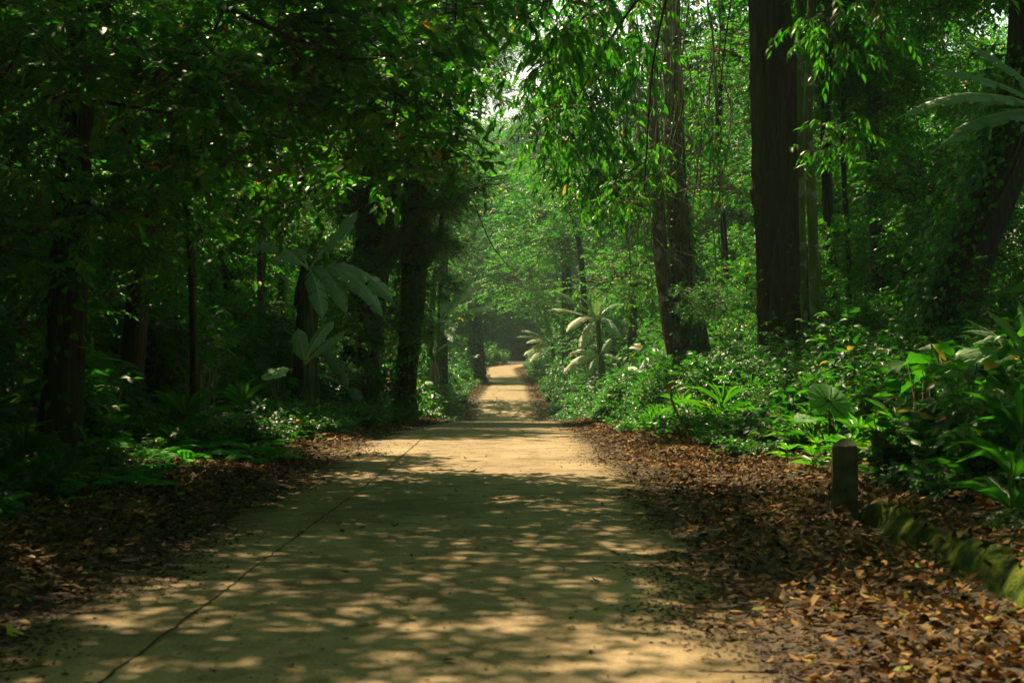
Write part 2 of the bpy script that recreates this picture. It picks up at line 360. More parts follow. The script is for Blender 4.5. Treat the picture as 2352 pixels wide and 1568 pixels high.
M_ROCK = plain_mat('brown_rock', [(.3, (.05, .03, .02)), (.6, (.16, .09, .05)), (.75, (.2, .16, .1))], 8)
M_ROCKM = plain_mat('mossy_rock', [(.3, (.04, .07, .015)), (.55, (.14, .13, .07)), (.75, (.2, .18, .12))], 6)

# ------------------------------------------------------------------ ground and road
rs0 = np.random.RandomState(1)
def build_ground():
    xs = np.concatenate([-np.geomspace(500, 12, 26), np.arange(-11.5, 11.6, .25), np.geomspace(12, 500, 26)])
    ys = np.concatenate([np.array([-200, -80, -40, -20, -10]), np.arange(-5, 60, .4), np.arange(60, 210, 1.2), np.geomspace(212, 900, 24)])
    X, Y = np.meshgrid(xs, ys); Z = gz(X, Y)
    M = Mesh(); nx = len(xs); ny = len(ys)
    i = np.arange(ny - 1)[:, None] * nx; j = np.arange(nx - 1)[None]
    M.add(np.stack([X, Y, Z], -1), f4=np.stack([i + j, i + j + 1, i + nx + j + 1, i + nx + j], -1))
    o = M.obj('ground', [ground_mat()]); props(o, 'brown forest soil under leaf litter on both sides of the road', 'ground', kind='structure')
build_ground()
def build_road():
    ys = np.concatenate([np.arange(-12, 60, .25), np.arange(60, 215, .6)])
    us = np.array([-1.74, -1.7, -1.2, -.6, 0, .6, 1.2, 1.7, 1.74])
    c = xr(ys); tx = np.gradient(c, ys); nn = np.sqrt(1 + tx * tx)
    wob = .04 * np.sin(ys * 1.9) + .03 * np.sin(ys * 4.3 + 1) 
    X = c[:, None] + us[None] / nn[:, None]; Y = ys[:, None] - us[None] * (tx / nn)[:, None]
    X[:, 0] += wob; X[:, 1] += wob; X[:, -1] += wob[::-1]; X[:, -2] += wob[::-1]
    Z = zr(ys)[:, None] + .004 + 0 * us[None]; Z[:, 0] -= .09; Z[:, -1] -= .09
    M = Mesh(); nx = len(us); i = np.arange(len(ys) - 1)[:, None] * nx; j = np.arange(nx - 1)[None]
    f = np.stack([i + j, i + j + 1, i + nx + j + 1, i + nx + j], -1)
    M.add(np.stack([X, Y, Z], -1), f4=f)
    me = M.mesh('road', [road_mat()])
    uvl = me.uv_layers.new(name='uv'); U = np.stack([np.broadcast_to(us[None], X.shape), np.broadcast_to(ys[:, None], X.shape)], -1).reshape(-1, 2)
    uvl.data.foreach_set('uv', U[f.ravel()].astype(np.float32).ravel())
    o = bpy.data.objects.new('road', me); link(o); props(o, 'narrow pale concrete road running into the forest and bending away right', 'road', kind='structure')
    # cracks: a long joint left of the middle and a few cross joints
    rs = np.random.RandomState(3); M = Mesh()
    def strip(px, py, w):
        px = np.array(px); py = np.array(py); d = norm(np.stack([np.gradient(px), np.gradient(py)], -1)); nx_ = -d[:, 1]; ny_ = d[:, 0]
        z = zr(py) + .008; w = np.broadcast_to(w, px.shape)
        a = np.stack([px + nx_ * w, py + ny_ * w, z], -1); b = np.stack([px - nx_ * w, py - ny_ * w, z], -1)
        v = np.stack([a, b], 1).reshape(-1, 3); k = np.arange(len(px) - 1) * 2
        M.add(v, f4=np.stack([k, k + 1, k + 3, k + 2], -1))
    y = np.arange(3, 46, .06); jit = np.cumsum(rs.normal(0, .0022, len(y))); jit -= np.linspace(jit[0], jit[-1], len(y))
    strip(xr(y) - .99 + .06 * smooth(5, 15, y) + jit + rs.normal(0, .004, len(y)), y, .004 + .007 * np.abs(np.sin(y * .7)) * rs.rand(len(y)))
    for yc in (8.9, 13.1, 17.4, 22.2, 27.5, 34):
        u = np.arange(-1.68, 1.68, .07); 
        strip(xr(yc) + u, yc + rs.normal(0, .008, len(u)).cumsum() * .4, .005 + .004 * rs.rand(len(u)))
    y = np.arange(84, 130, .3); strip(xr(y) - .75 + .2 * np.sin(y * .35) + rs.normal(0, .02, len(y)), y, .02)
    for yc in (88, 96, 106, 118, 131):
        u = np.arange(-1.68, 1.68, .15); strip(xr(yc) + u, yc + rs.normal(0, .03, len(u)), .03)
    o = M.obj('road_cracks', [M_CRACK]); props(o, 'dark dirt filled cracks and joints in the concrete road', 'cracks', kind='structure')
build_road()

# ------------------------------------------------------------------ litter
def build_litter():
    rs = np.random.RandomState(5); M = Mesh()
    def place(n, y0, y1, size, hi, upile, p=1.0, side=0, umax=3.0):
        y = y0 + (y1 - y0) * rs.rand(n) ** p
        sd = np.where(rs.rand(n) < .5, -1, 1) if side == 0 else np.full(n, side)
        w = np.where(sd > 0, umax * 1.05, umax * .95)
        u = w * rs.beta(1.15, 1.3, n) - .12 + .12 * np.sin(y * 1.3 + sd) + .10 * np.sin(y * 3.1 + sd * 2)
        x = xr(y) + sd * (HW + u)
        near = np.clip(u, 0, .5) / .5
        keep = rs.rand(n) < (.25 + .75 * near); 
        keep &= ~((y < 11.3) & (x > 2.44) & (x < 2.63))
        x = x[keep]; y = y[keep]; near = near[keep]; n = len(x)
        pile = upile * near * (.6 + .5 * np.sin(x * 2.3 + y * 1.1) * np.sin(y * 1.7))
        onroad = np.abs(x - xr(y)) < HW + .05
        z = np.where((y < 10.7) & (x > 2.6) & (x < 3.05), gz(2.4, y) + .212 + .03 * rs.rand(n), 0)
        z = np.where(z > 0, z, np.where(onroad, zr(y) + .012, gz(x, y) + .01 + pile * rs.rand(n) * 1.3 + .02))
        an = rs.uniform(0, 2 * math.pi, n); tilt = .12 + .55 * near
        d = np.stack([np.cos(an), np.sin(an), rs.normal(0, .4, n) * tilt], -1)
        nr = np.array([0, 0, 1.]) + rs.normal(0, .75, (n, 3)) * tilt[:, None]
        val = np.clip(rs.beta(2.0, 2.2, n), 0, 1); val = np.where(rs.rand(n) < .03, rs.uniform(.95, 1, n), val * .95)
        leaves(M, np.stack([x, y, z], -1), d, nr, size * rs.uniform(.55, 1.25, n), rs.uniform(.3, .55, n), hi, val, curl=rs.uniform(-2.6, 2.6, n))
    place(42000, 4.5, 18, .072, True, .09, 1.25)
    place(20000, 17, 46, .085, True, .08, 1.2, umax=1.7)
    place(24000, 70, 188, .16, False, .08, 1.1, umax=2.6)
    place(1500, 4.5, 30, .12, True, .1, 1.2)
    n = 150; y = 4.8 + 36 * rs.rand(n) ** 1.3; x = xr(y) + HW * np.clip(rs.normal(0, .8, n), -1, 1); an = rs.uniform(0, 6.28, n)
    leaves(M, np.stack([x, y, zr(y) + .012], -1), np.stack([np.cos(an), np.sin(an), rs.uniform(-.05, .2, n)], -1), np.array([0, 0, 1.]) + rs.normal(0, .3, (n, 3)), rs.uniform(.03, .075, n), rs.uniform(.3, .55, n), True, np.clip(rs.beta(2, 2, n) + .1, 0, 1), curl=rs.uniform(-2.5, 2, n))
    # twigs in the litter
    n = 700; y = 4.8 + 38 * rs.rand(n) ** 1.4; sd = np.where(rs.rand(n) < .5, -1, 1); u = rs.uniform(-.15, 2.9, n); x = xr(y) + sd * (HW + u)
    z = np.where(u < .05, zr(y) + .015, gz(x, y) + .05); an = rs.uniform(0, 6.28, n); ln = rs.uniform(.06, .4, n)
    q = np.stack([x, y, z], -1); twigs(M, q, q + np.stack([np.cos(an) * ln, np.sin(an) * ln, rs.uniform(-.01, .05, n)], -1), .005, .002, mi=1)
    # crumbs along the edge and on the road
    n = 30000; y = 4.5 + 40 * rs.rand(n) ** 1.7; sd = np.where(rs.rand(n) < .5, -1, 1)
    u = rs.normal(.05, .18, n) + .12 * np.sin(y * 1.3 + sd) + .10 * np.sin(y * 3.1 + sd * 2) + .1 * np.sin(y * .6)
    x = xr(y) + sd * (HW + u); z = np.where(u < .05, zr(y) + .009, gz(x, y) + .012)
    an = rs.uniform(0, 6.28, n); d = np.stack([np.cos(an), np.sin(an), 0 * an], -1)
    leaves(M, np.stack([x, y, z], -1), d, np.array([0, 0, 1.]) + rs.normal(0, .2, (n, 3)), rs.uniform(.012, .045, n), rs.uniform(.15, .7, n), False, rs.rand(n), mi=1)
    n = 2200; y = 4.5 + 36 * rs.rand(n) ** 1.4; x = xr(y) + rs.uniform(-1.6, 1.6, n); z = zr(y) + .011
    an = rs.uniform(0, 6.28, n); d = np.stack([np.cos(an), np.sin(an), 0 * an], -1)
    leaves(M, np.stack([x, y, z], -1), d, np.array([0, 0, 1.]) + rs.normal(0, .1, (n, 3)), rs.uniform(.01, .04, n), rs.uniform(.1, .6, n), False, rs.rand(n), mi=1)
    o = M.obj('leaf_litter', [M_DEAD, M_BITS]); props(o, 'thick layer of curled brown fallen leaves along both road edges', 'leaf litter', kind='stuff')
build_litter()

# ------------------------------------------------------------------ foliage templates
def clump_crown(seed, R, nclump, nspray, S, nl, leaf, ratio, hi, droop, mats, cr=.75, limb=.05, flat=1.0, inner=.35, palm=False, vb=0, spine=False):
    """crown centred on the origin: limbs reach out from below the centre to clumps of leafy sprays"""
    rs = np.random.RandomState(seed); M = Mesh()
    d = norm(rs.normal(0, 1, (nclump, 3))); rad = rs.uniform(inner, 1, nclump) ** .6
    c = d * rad[:, None] * np.array(R)
    root = np.array([0, 0, -R[2] * .9])
    mid = (c * .45) + root * .4 + rs.normal(0, .15, c.shape)
    rt = np.repeat(root[None], nclump, 0)
    if spine:      # a wandering bough with side branches instead of a fan of limbs
        k_ = np.linspace(-1, 1, 9); sp = np.stack([k_ * R[0] * .9, .25 * np.sin(k_ * 3 + seed), .22 * np.sin(k_ * 4 + seed * 2)], -1)
        bw = .4 if R[0] < 1 else 1
        twigs(M, sp[:-1], sp[1:], np.linspace(.05, .016, 8) * bw, np.linspace(.044, .012, 8) * bw)
        xm = c[:, 0] * .75; rt = np.stack([np.interp(xm, sp[:, 0], sp[:, j]) for j in range(3)], -1)
        mid = rt * .5 + c * .5 + rs.normal(0, .12, c.shape); limb = .024 * bw
    twigs(M, rt, mid, limb, limb * .6); twigs(M, mid, c, limb * .6, limb * .2)
    k = nspray
    cc = np.repeat(c, k, 0); cm = np.repeat(mid, k, 0)
    st = cc + rs.normal(0, cr * .45, cc.shape) * np.array([1, 1, .6 * flat])
    out = norm(cc - cm) * .5 + rs.normal(0, .7, cc.shape) * np.array([1, 1, .45]) + norm(st - cc) * .7
    out[:, 2] += .1
    sprays(M, rs, st, out, S * rs.uniform(.6, 1.25, len(st)), nl, leaf, ratio, hi, droop, vb=vb, palm=palm)
    # connecting twiglets
    twigs(M, cc + (st - cc) * 0.0, st, .008, .005)
    return M.mesh('crown', mats)
CR = {}
CR['broad'] = [clump_crown(10 + i, (1.9, 1.9, 1.2), 30, 15, .5, 9, .17, .5, True, .35, [M_LEAF, M_TWIG], spine=True) for i in range(2)]
CR['small'] = [clump_crown(20 + i, (1.9, 1.9, 1.3), 34, 24, .42, 11, .095, .5, True, .25, [M_LEAF, M_TWIG], spine=True, cr=.7) for i in range(2)]
CR['droop'] = [clump_crown(30 + i, (1.8, 1.8, 1.4), 30, 14, .4, 9, .24, .3, True, 1.1, [M_LEAF, M_TWIG], spine=True, cr=.8) for i in range(2)]
CR['far'] = [clump_crown(40 + i, (2.0, 2.0, 1.5), 26, 14, .6, 9, .2, .5, False, .3, [M_FAR, M_TWIG], cr=.9, limb=.07, spine=True) for i in range(4)]
CR['nb'] = [clump_crown(90 + i, (.72, .72, .45), 11, 6, .34, 8, .15, .48, True, .35, [M_LEAF, M_TWIG], cr=.5, spine=True) for i in range(3)]
CR['nd'] = [clump_crown(95 + i, (.7, .7, .6), 8, 5, .25, 8, .21, .28, True, 1.2, [M_LEAF, M_TWIG], cr=.5, spine=True) for i in range(3)]
CR['open'] = [clump_crown(55 + i, (2.0, 2.0, 1.0), 26, 15, .5, 8, .15, .5, False, .35, [M_LEAF, M_TWIG], cr=1.0, spine=True) for i in range(3)]
CR['light'] = [clump_crown(50 + i, (1.9, 1.9, 1.2), 24, 11, .5, 9, .15, .5, False, .35, [M_LEAF2, M_TWIG], cr=.9, spine=True) for i in range(2)]

def t_obj(me, name): return bpy.data.objects.new(name, me)
T_FOREST = [t_obj(m, 'foliage_clump') for m in CR['far'] + CR['light'] + CR['small'][:1]]

def shrub(seed, H, nst, leaf, ratio, nl, hi, mats, droop=.35, spread=.5, nsp=9, palm=False):
    rs = np.random.RandomState(seed); M = Mesh()
    for s in range(nst):
        an = rs.uniform(0, 6.28); lean = rs.uniform(.1, spread)
        h = H * rs.uniform(.55, 1.05); b = np.array([rs.normal(0, .08), rs.normal(0, .08), -.05])
        tip = b + np.array([math.cos(an) * lean * h, math.sin(an) * lean * h, h])
        mid = b + (tip - b) * .5 + np.array([-math.cos(an), -math.sin(an), .3]) * .08 * h
        twigs(M, [b, mid], [mid, tip], [.012, .009], [.009, .004])
        t = rs.uniform(.2, 1, nsp)[:, None]; q = np.where(t < .5, b + (mid - b) * t * 2, mid + (tip - mid) * (t - .5) * 2)
        a2 = rs.uniform(0, 6.28, nsp); ax = np.stack([np.cos(a2), np.sin(a2), rs.uniform(.1, .9, nsp)], -1)
        sprays(M, rs, q, ax, rs.uniform(.18, .42, nsp) * H ** .5, nl, leaf, ratio, hi, droop, tw=.004, palm=palm)
    return M.mesh('shrub', mats)
def fern(seed, nfr, L, mats, up=.7):
    rs = np.random.RandomState(seed); M = Mesh()
    for k in range(nfr):
        an = k * 6.283 / nfr + rs.uniform(-.3, .3); l = L * rs.uniform(.7, 1.15); e = up * rs.uniform(.7, 1.3)
        n = 22; t = np.linspace(0, 1, n); r = l * (t * .95); z = l * (e * t - (e * .75 + .1) * t * t)
        pts = np.stack([np.cos(an) * r, np.sin(an) * r, z], -1)
        twigs(M, pts[:-1], pts[1:], .004, .003)
        tg = norm(np.gradient(pts, axis=0)); sd = norm(np.cross(tg, np.array([[0, 0, 1.]]))); up_ = np.cross(sd, tg)
        w = l * .26 * np.sin(np.pi * np.clip(t * .92 + .1, 0, 1)) ** .8
        v0 = rs.uniform(.2, .7)
        for s in (-1, 1):
            for sub in (0, .5):
                pp = pts[1:] - (pts[1:] - pts[:-1]) * sub; ww = w[1:]
                leaves(M, pp, sd[1:] * s + tg[1:] * .35 - up_[1:] * .15, up_[1:] + rs.normal(0, .12, (n - 1, 3)), np.maximum(ww, .015), .2, False, np.clip(v0 + rs.normal(0, .1, n - 1), 0, .94), mi=0)
    return M.mesh('fern', mats)
def rosette(seed, nlf, L, ratio, mats, up=.8):
    rs = np.random.RandomState(seed); M = Mesh()
    for lay in range(2):
        n = nlf; an = np.arange(n) * 6.283 / n + rs.uniform(-.2, .2, n) + lay * .4; e = up * rs.uniform(.6, 1.3, n) * (1 + lay * .7)
        h = lay * .1 * L * 4
        base = np.stack([.02 * np.cos(an), .02 * np.sin(an), .12 + h + 0 * an], -1)
        d = np.stack([np.cos(an), np.sin(an), e * .6], -1)
        leaves(M, base, d, np.stack([-np.cos(an) * e * .5, -np.sin(an) * e * .5, 1 + 0 * an], -1), L * rs.uniform(.7, 1.15, n) * (1 - lay * .25), ratio, True, rs.uniform(.3, .94, n), curl=2.0)
    twigs(M, [[0, 0, -.05]], [[0, 0, .14 + .4 * L]], .008, .005)
    return M.mesh('rosette_plant', mats)
M_UND = leaf_mat('undergrowth_leaf', greens(.72), tgreens(.8), rough=.4)
ML = [M_UND, M_STEM]; ML2 = [M_LEAF, M_STEM]; MF = [M_FERN, M_STEM]
SH = {
 'broad': [shrub(60, 1.0, 7, .15, .5, 6, True, ML), shrub(61, 1.0, 6, .19, .48, 5, True, ML), shrub(62, 1.1, 6, .13, .5, 7, True, ML2)],
 'big': [shrub(81, .9, 4, .3, .5, 4, True, ML2, nsp=4), shrub(82, .8, 4, .36, .36, 4, True, ML, nsp=4, droop=.6)],
 'dead': [shrub(83, 1.3, 5, .05, .4, 2, True, [M_DEAD, M_VINE], nsp=3, spread=.7)],
 'strap': [rosette(84, 13, .55, .09, ML, 1.6), rosette(85, 10, .45, .13, ML2, 1.3)],
 'small': [shrub(63, .9, 9, .075, .5, 9, True, ML), shrub(64, 1.0, 9, .06, .5, 10, True, ML2)],
 'tall': [shrub(65, 2.2, 5, .15, .45, 7, True, ML, nsp=16, spread=.35), shrub(66, 2.4, 5, .11, .5, 8, True, ML, nsp=18, spread=.3)],
 'fern': [fern(70, 9, .6, MF), fern(71, 7, .7, MF, .9), fern(72, 11, .5, MF, .6)],
 'ros': [rosette(75, 8, .2, .35, ML2), rosette(76, 7, .26, .3, ML)],
 'low': [shrub(77, .35, 8, .07, .6, 5, True, ML, spread=1.1), shrub(78, .4, 7, .09, .55, 5, True, ML, spread=1.0)],
}
T_UNDER = [t_obj(m, 'undergrowth_plant') for k in ('broad', 'small', 'tall', 'fern', 'ros', 'low', 'big', 'dead', 'strap') for m in SH[k]]
IDX = {'broad': (0, 1, 2), 'small': (3, 4), 'tall': (5, 6), 'fern': (7, 8, 9), 'ros': (10, 11), 'low': (12, 13), 'big': (14, 15), 'dead': (16,), 'strap': (17, 18)}

def scatter(name, label, cat, pts, rot, scl, idx, temps):
    pts = np.asarray(pts, np.float32); n = len(pts)
    me = bpy.data.meshes.new(name); me.vertices.add(n); me.vertices.foreach_set('co', pts.ravel())
    a = me.attributes.new('rot', 'FLOAT_VECTOR', 'POINT'); a.data.foreach_set('vector', np.asarray(rot, np.float32).ravel())
    a = me.attributes.new('scl', 'FLOAT', 'POINT'); a.data.foreach_set('value', np.asarray(scl, np.float32))
    a = me.attributes.new('idx', 'INT', 'POINT'); a.data.foreach_set('value', np.asarray(idx, np.int32))
    o = bpy.data.objects.new(name, me); link(o); props(o, label, cat, kind='stuff')
    key = name + '_templates'
    col = bpy.data.collections.new(key)
    for i, t in enumerate(temps):
        c = t.copy(); c.name = '%s_%02d' % (name, i); col.objects.link(c)
    g = bpy.data.node_groups.new(name, 'GeometryNodeTree')
    g.interface.new_socket('Geometry', in_out='INPUT', socket_type='NodeSocketGeometry'); g.interface.new_socket('Geometry', in_out='OUTPUT', socket_type='NodeSocketGeometry')
    gi = g.nodes.new('NodeGroupInput'); go = g.nodes.new('NodeGroupOutput'); ip = g.nodes.new('GeometryNodeInstanceOnPoints')
    ci = g.nodes.new('GeometryNodeCollectionInfo'); ci.inputs['Collection'].default_value = col; ci.inputs['Separate Children'].default_value = True; ci.inputs['Reset Children'].default_value = True
    def na(nm, ty):
        x = g.nodes.new('GeometryNodeInputNamedAttribute'); x.data_type = ty; x.inputs['Name'].default_value = nm; return x.outputs['Attribute']
    er = g.nodes.new('FunctionNodeEulerToRotation')
    g.links.new(na('rot', 'FLOAT_VECTOR'), er.inputs[0]); g.links.new(er.outputs[0], ip.inputs['Rotation'])
    g.links.new(na('scl', 'FLOAT'), ip.inputs['Scale']); g.links.new(na('idx', 'INT'), ip.inputs['Instance Index'])
    ip.inputs['Pick Instance'].default_value = True
    g.links.new(gi.outputs[0], ip.inputs['Points']); g.links.new(ci.outputs[0], ip.inputs['Instance']); g.links.new(ip.outputs[0], go.inputs[0])
    md = o.modifiers.new('instances', 'NODES'); md.node_group = g
    return o

def proj(p):
    """pixel position (2352 frame) of points"""
    return 1176 + p[:, 0] / p[:, 1] * F, 800 - (p[:, 2] - HZ) / p[:, 1] * F

# ------------------------------------------------------------------ forest masses (uncountable foliage)
def forest(name, label, seed, boxes, behind=()):
    rs = np.random.RandomState(seed); A = []
    for (x0, x1, y0, y1, z0, z1, sp, prob, sc) in boxes:
        g = np.stack(np.meshgrid(np.arange(x0, x1, sp), np.arange(y0, y1, sp), np.arange(z0, z1, sp * .85), indexing='ij'), -1).reshape(-1, 3)
        g = g + rs.uniform(-.5, .5, g.shape) * sp
        cl = .5 + .5 * np.sin(g[:, 0] * .55 + seed) * np.sin(g[:, 1] * .4 + 1.3 * seed) * np.sin(g[:, 2] * .5 + .7)
        g = g[rs.rand(len(g)) < prob * (.45 + 1.1 * cl)]
        A.append(np.concatenate([g, np.full((len(g), 1), sc)], 1))
    A = np.concatenate(A); p = A[:, :3].copy(); s = A[:, 3] * rs.uniform(.7, 1.3, len(A))
    base = gz(p[:, 0], p[:, 1]); p[:, 2] += np.maximum(base, -3)
    px, py = proj(p); r = s * 2.1 / p[:, 1] * F
    keep = (py + r > -120) & (np.abs(px - 1176) < 1176 + 1500)
    # the sky opening up the road
    keep &= ~((px + r * .8 > 1075) & (px - r * .8 < 1155) & (py + r * .6 > 75) & (py - r * .6 < 250))
    keep &= ~((p[:, 1] > 85) & (p[:, 1] < 192) & (np.abs(p[:, 0] - xr(p[:, 1])) < 13) & (p[:, 2] - base > 6.5))
    # keep the road corridor open
    u = np.abs(p[:, 0] - xr(np.minimum(p[:, 1], 186))); keep &= (u > 3.4 + s * 1.5) | (p[:, 1] > 196) | (p[:, 2] - base > 5.5 + s)
    p = p[keep]; s = s[keep]
    for (x0, x1, y0, y1, z0, z1, n, sc) in behind:      # wood beside and behind the photographer, mostly unseen, added to cut sky light
        q = np.stack([rs.uniform(x0, x1, n), rs.uniform(y0, y1, n), rs.uniform(z0, z1, n)], -1); p = np.vstack([p, q]); s = np.concatenate([s, sc * rs.uniform(.8, 1.2, n)])
    n = len(p)
    idx = rs.randint(0, len(T_FOREST), n); 
    scatter(name, label, 'foliage', p, np.stack([rs.normal(0, .2, n), rs.normal(0, .2, n), rs.uniform(0, 6.28, n)], -1), s, idx, T_FOREST)
    return n
nf = 0
nf += forest('forest_foliage', 'dark dense forest foliage behind the trunks left of the road, plus unseen foliage added around the camera', 1, [
    (-13, -7.5, 14, 60, .4, 12, 2.1, .34, .8), (-8.5, -4.4, 15, 42, .7, 4.8, 1.6, .28, .45), (-9, -5.5, 11, 18, .7, 3.5, 1.5, .35, .4), (-30, -13, 22, 75, .4, 17, 3.2, .36, 1.1), (-30, -8.5, 75, 195, .4, 15, 4.0, .38, 1.5)], behind=[(-16, -8, -8, 14, 0, 13, 110, 1.5), (-14, 0, -24, -10, 0, 14, 90, 1.8), (-22, -11, 14, 40, 10, 15, 22, 1.5)])
nf += forest('forest_foliage', 'sunlit forest foliage behind the big trunks right of the road, plus unseen foliage added around the camera', 2, [
    (9.5, 13, 27, 60, .4, 12, 2.4, .26, .7), (5.5, 9, 31, 60, .6, 4, 2.0, .22, .5), (13, 32, 26, 75, .4, 17, 3.4, .26, 1.1), (7.5, 32, 75, 195, .4, 22, 4.4, .34, 1.5)], behind=[(9, 17, -8, 14, 0, 13, 90, 1.5), (0, 14, -24, -10, 0, 14, 90, 1.8)])
nf += forest('forest_foliage', 'hazy forest foliage closing the view beyond the road bend', 3, [
    (-44, 52, 216, 255, .5, 38, 5.0, .55, 2.2)])

# ------------------------------------------------------------------ undergrowth (uncountable)
def undergrowth(name, label, sd, seed):
    rs = np.random.RandomState(seed); PT = []; SC = []; ID = []
    def add(n, y0, y1, u0, u1, kind, s0, s1, p=1.3, grow=0):
        if kind == 'END':      # thicket beyond the bend
            x = rs.uniform(-14, 22, n); y = rs.uniform(y0, y1, n); PT.append(np.stack([x, y, gz(x, y)], -1)); SC.append(rs.uniform(s0, s1, n)); ID.append(rs.choice(IDX['small'] + IDX['broad'] + IDX['tall'], n)); return
        y = y0 + (y1 - y0) * rs.rand(n) ** p; u = u0 + (u1 - u0) * rs.rand(n)
        x = xr(y) + sd * (HW + u)
        ok = ~((y < 11.8) & (x > 2.2) & (x < 2.95))
        x, y, u = x[ok], y[ok], u[ok]
        PT.append(np.stack([x, y, gz(x, y) - .02], -1)); SC.append(rs.uniform(s0, s1, len(x)) * (1 + grow * (u - u0)))
        ID.append(rs.choice(IDX[kind], len(x)))
    if sd < 0:
        add(170, 6, 36, 1.9, 3.2, 'fern', .45, .9, 1.0); add(150, 18, 44, .9, 2.1, 'fern', .4, .75, 1.0); add(140, 19, 46, .7, 1.9, 'low', .7, 1.3, 1.0); add(60, 13, 19, 1.5, 2.2, 'fern', .4, .7, 1.0)
        add(110, 9, 44, 1.7, 3.0, 'low', .8, 1.4, 1.0)
        add(60, 12, 46, 1.8, 3.0, 'ros', .8, 1.3, 1.0)
        add(260, 8, 50, 2.9, 7.5, 'broad', .7, 1.2, 1.1, .12); add(110, 7, 19, 1.5, 2.9, 'fern', .45, .85, 1.0); add(150, 9, 40, 3.2, 8, 'tall', .8, 1.3, 1.0, .04); add(60, 9, 40, 3.0, 7, 'big', .9, 1.6, 1.0)
        add(200, 8, 50, 2.8, 8, 'small', .8, 1.4, 1.1, .1)
        add(110, 13, 60, 4.2, 10, 'tall', .7, 1.1, 1.0, .04)
    else:
        add(60, 9, 44, 2.4, 4, 'fern', .4, .8, 1.0); add(80, 20, 46, .75, 2.1, 'low', .5, 1.2, 1.0); add(60, 20, 46, 1.2, 3.0, 'strap', .4, .9, 1.0); add(130, 24, 48, 2.4, 6, 'small', .9, 1.8, 1.0, .05); add(60, 27, 46, 3.6, 7, 'tall', .5, .9, 1.0); add(60, 22, 46, .9, 2.1, 'fern', .4, .7, 1.0); add(50, 17, 22, 1.5, 2.4, 'low', .7, 1.2, 1.0)
        add(70, 11.8, 44, 1.9, 3.6, 'low', .7, 1.3, 1.0)
        add(120, 12, 44, 2.1, 4.2, 'ros', .8, 1.5, 1.0)
        add(300, 7, 50, 2.9, 8, 'broad', .5, .95, 1.1, .10)
        add(260, 7, 50, 2.6, 8, 'small', .5, 1.1, 1.1, .1)
        add(60, 20, 60, 5.5, 11, 'tall', .5, .9, 1.0, .04)
        add(40, 6.5, 11.5, 1.85, 3.0, 'low', .5, .8, 1.0)
    add(90, 7.5, 46, 2.7, 7, 'big', .6, 1.3, 1.1, .05); add(50, 8, 46, 2.2, 6, 'dead', .5, 1.2); add(70, 8, 46, 1.9, 6, 'strap', .6, 1.4)
    add(520, 50, 190, 2.0, 8, 'broad', 1.2, 2.0, 1.0, .14)
    add(300, 50, 190, 1.8, 7, 'small', 1.2, 2.2, 1.0, .14)
    add(160, 60, 190, 3.5, 9, 'tall', 1.2, 1.8, 1.0)
    add(220, 70, 186, 1.2, 2.6, 'low', 1.0, 1.8, 1.0)
    if sd > 0: add(420, 203, 214, 0, 0, 'END', 1.6, 3.2)
    p = np.concatenate(PT); s = np.concatenate(SC); i = np.concatenate(ID); n = len(p)
    scatter(name, label, 'undergrowth', p, np.stack([rs.normal(0, .12, n), rs.normal(0, .12, n), rs.uniform(0, 6.28, n)], -1), s, i, T_UNDER)
undergrowth('undergrowth', 'dark shrubs, ferns and seedlings covering the left forest floor', -1, 7)
undergrowth('undergrowth', 'leafy shrubs and seedlings covering the bank right of the road', 1, 8)

# ------------------------------------------------------------------ trees
def crown_copy(kind, i, loc, s, rz, parent, origin):
    o = bpy.data.objects.new('crown', CR[kind][i % len(CR[kind])]); link(o, parent)
    o.location = Vector(loc) - Vector(origin); o.scale = (s, s, s * .9); o.rotation_euler = (0, 0, rz)
    return o
def wrap_vines(tree, out, ro, n, leaf, seed, origin, name='climbing_vine', spread=.12, mat=None, t0=0, t1=1, side=None):
    rs = np.random.RandomState(seed); M = Mesh()
    k = (t0 + (t1 - t0) * rs.rand(n)) * (len(out) - 2); i = k.astype(int); f = (k - i)[:, None]
    c = out[i] * (1 - f) + out[i + 1] * f; r = ro[i]
    an = rs.uniform(0, 6.28, n) if side is None else rs.normal(side, .55, n); d = np.stack([np.cos(an), np.sin(an), rs.normal(0, .25, n)], -1)
    p = c + d * (r * 1.0 + np.abs(rs.normal(0, spread, n)))[:, None]
    dr = d * .6 + rs.normal(0, .5, (n, 3)); dr[:, 2] -= .7
    leaves(M, p, dr, d + np.array([0, 0, .7]) + rs.normal(0, .3, (n, 3)), leaf * rs.uniform(.6, 1.3, n), .6, True, np.clip(rs.rand(n) * .94, 0, 1))
    for q in range(5):      # climbing stems
        a0 = rs.uniform(0, 6.28); kk = np.arange(0, len(out), 2)
        pts = [out[j] + np.array([math.cos(a0 + .25 * j * .3), math.sin(a0 + .25 * j * .3), 0]) * (ro[j] * 1.02 + .01) for j in kk]
        if len(pts) > 2: tube(M, pts, [.015] * len(pts), 5, .6, mi=1)
    return M.obj(name, [mat or M_LEAF, M_TWIG], tree)
tree_n = [0]
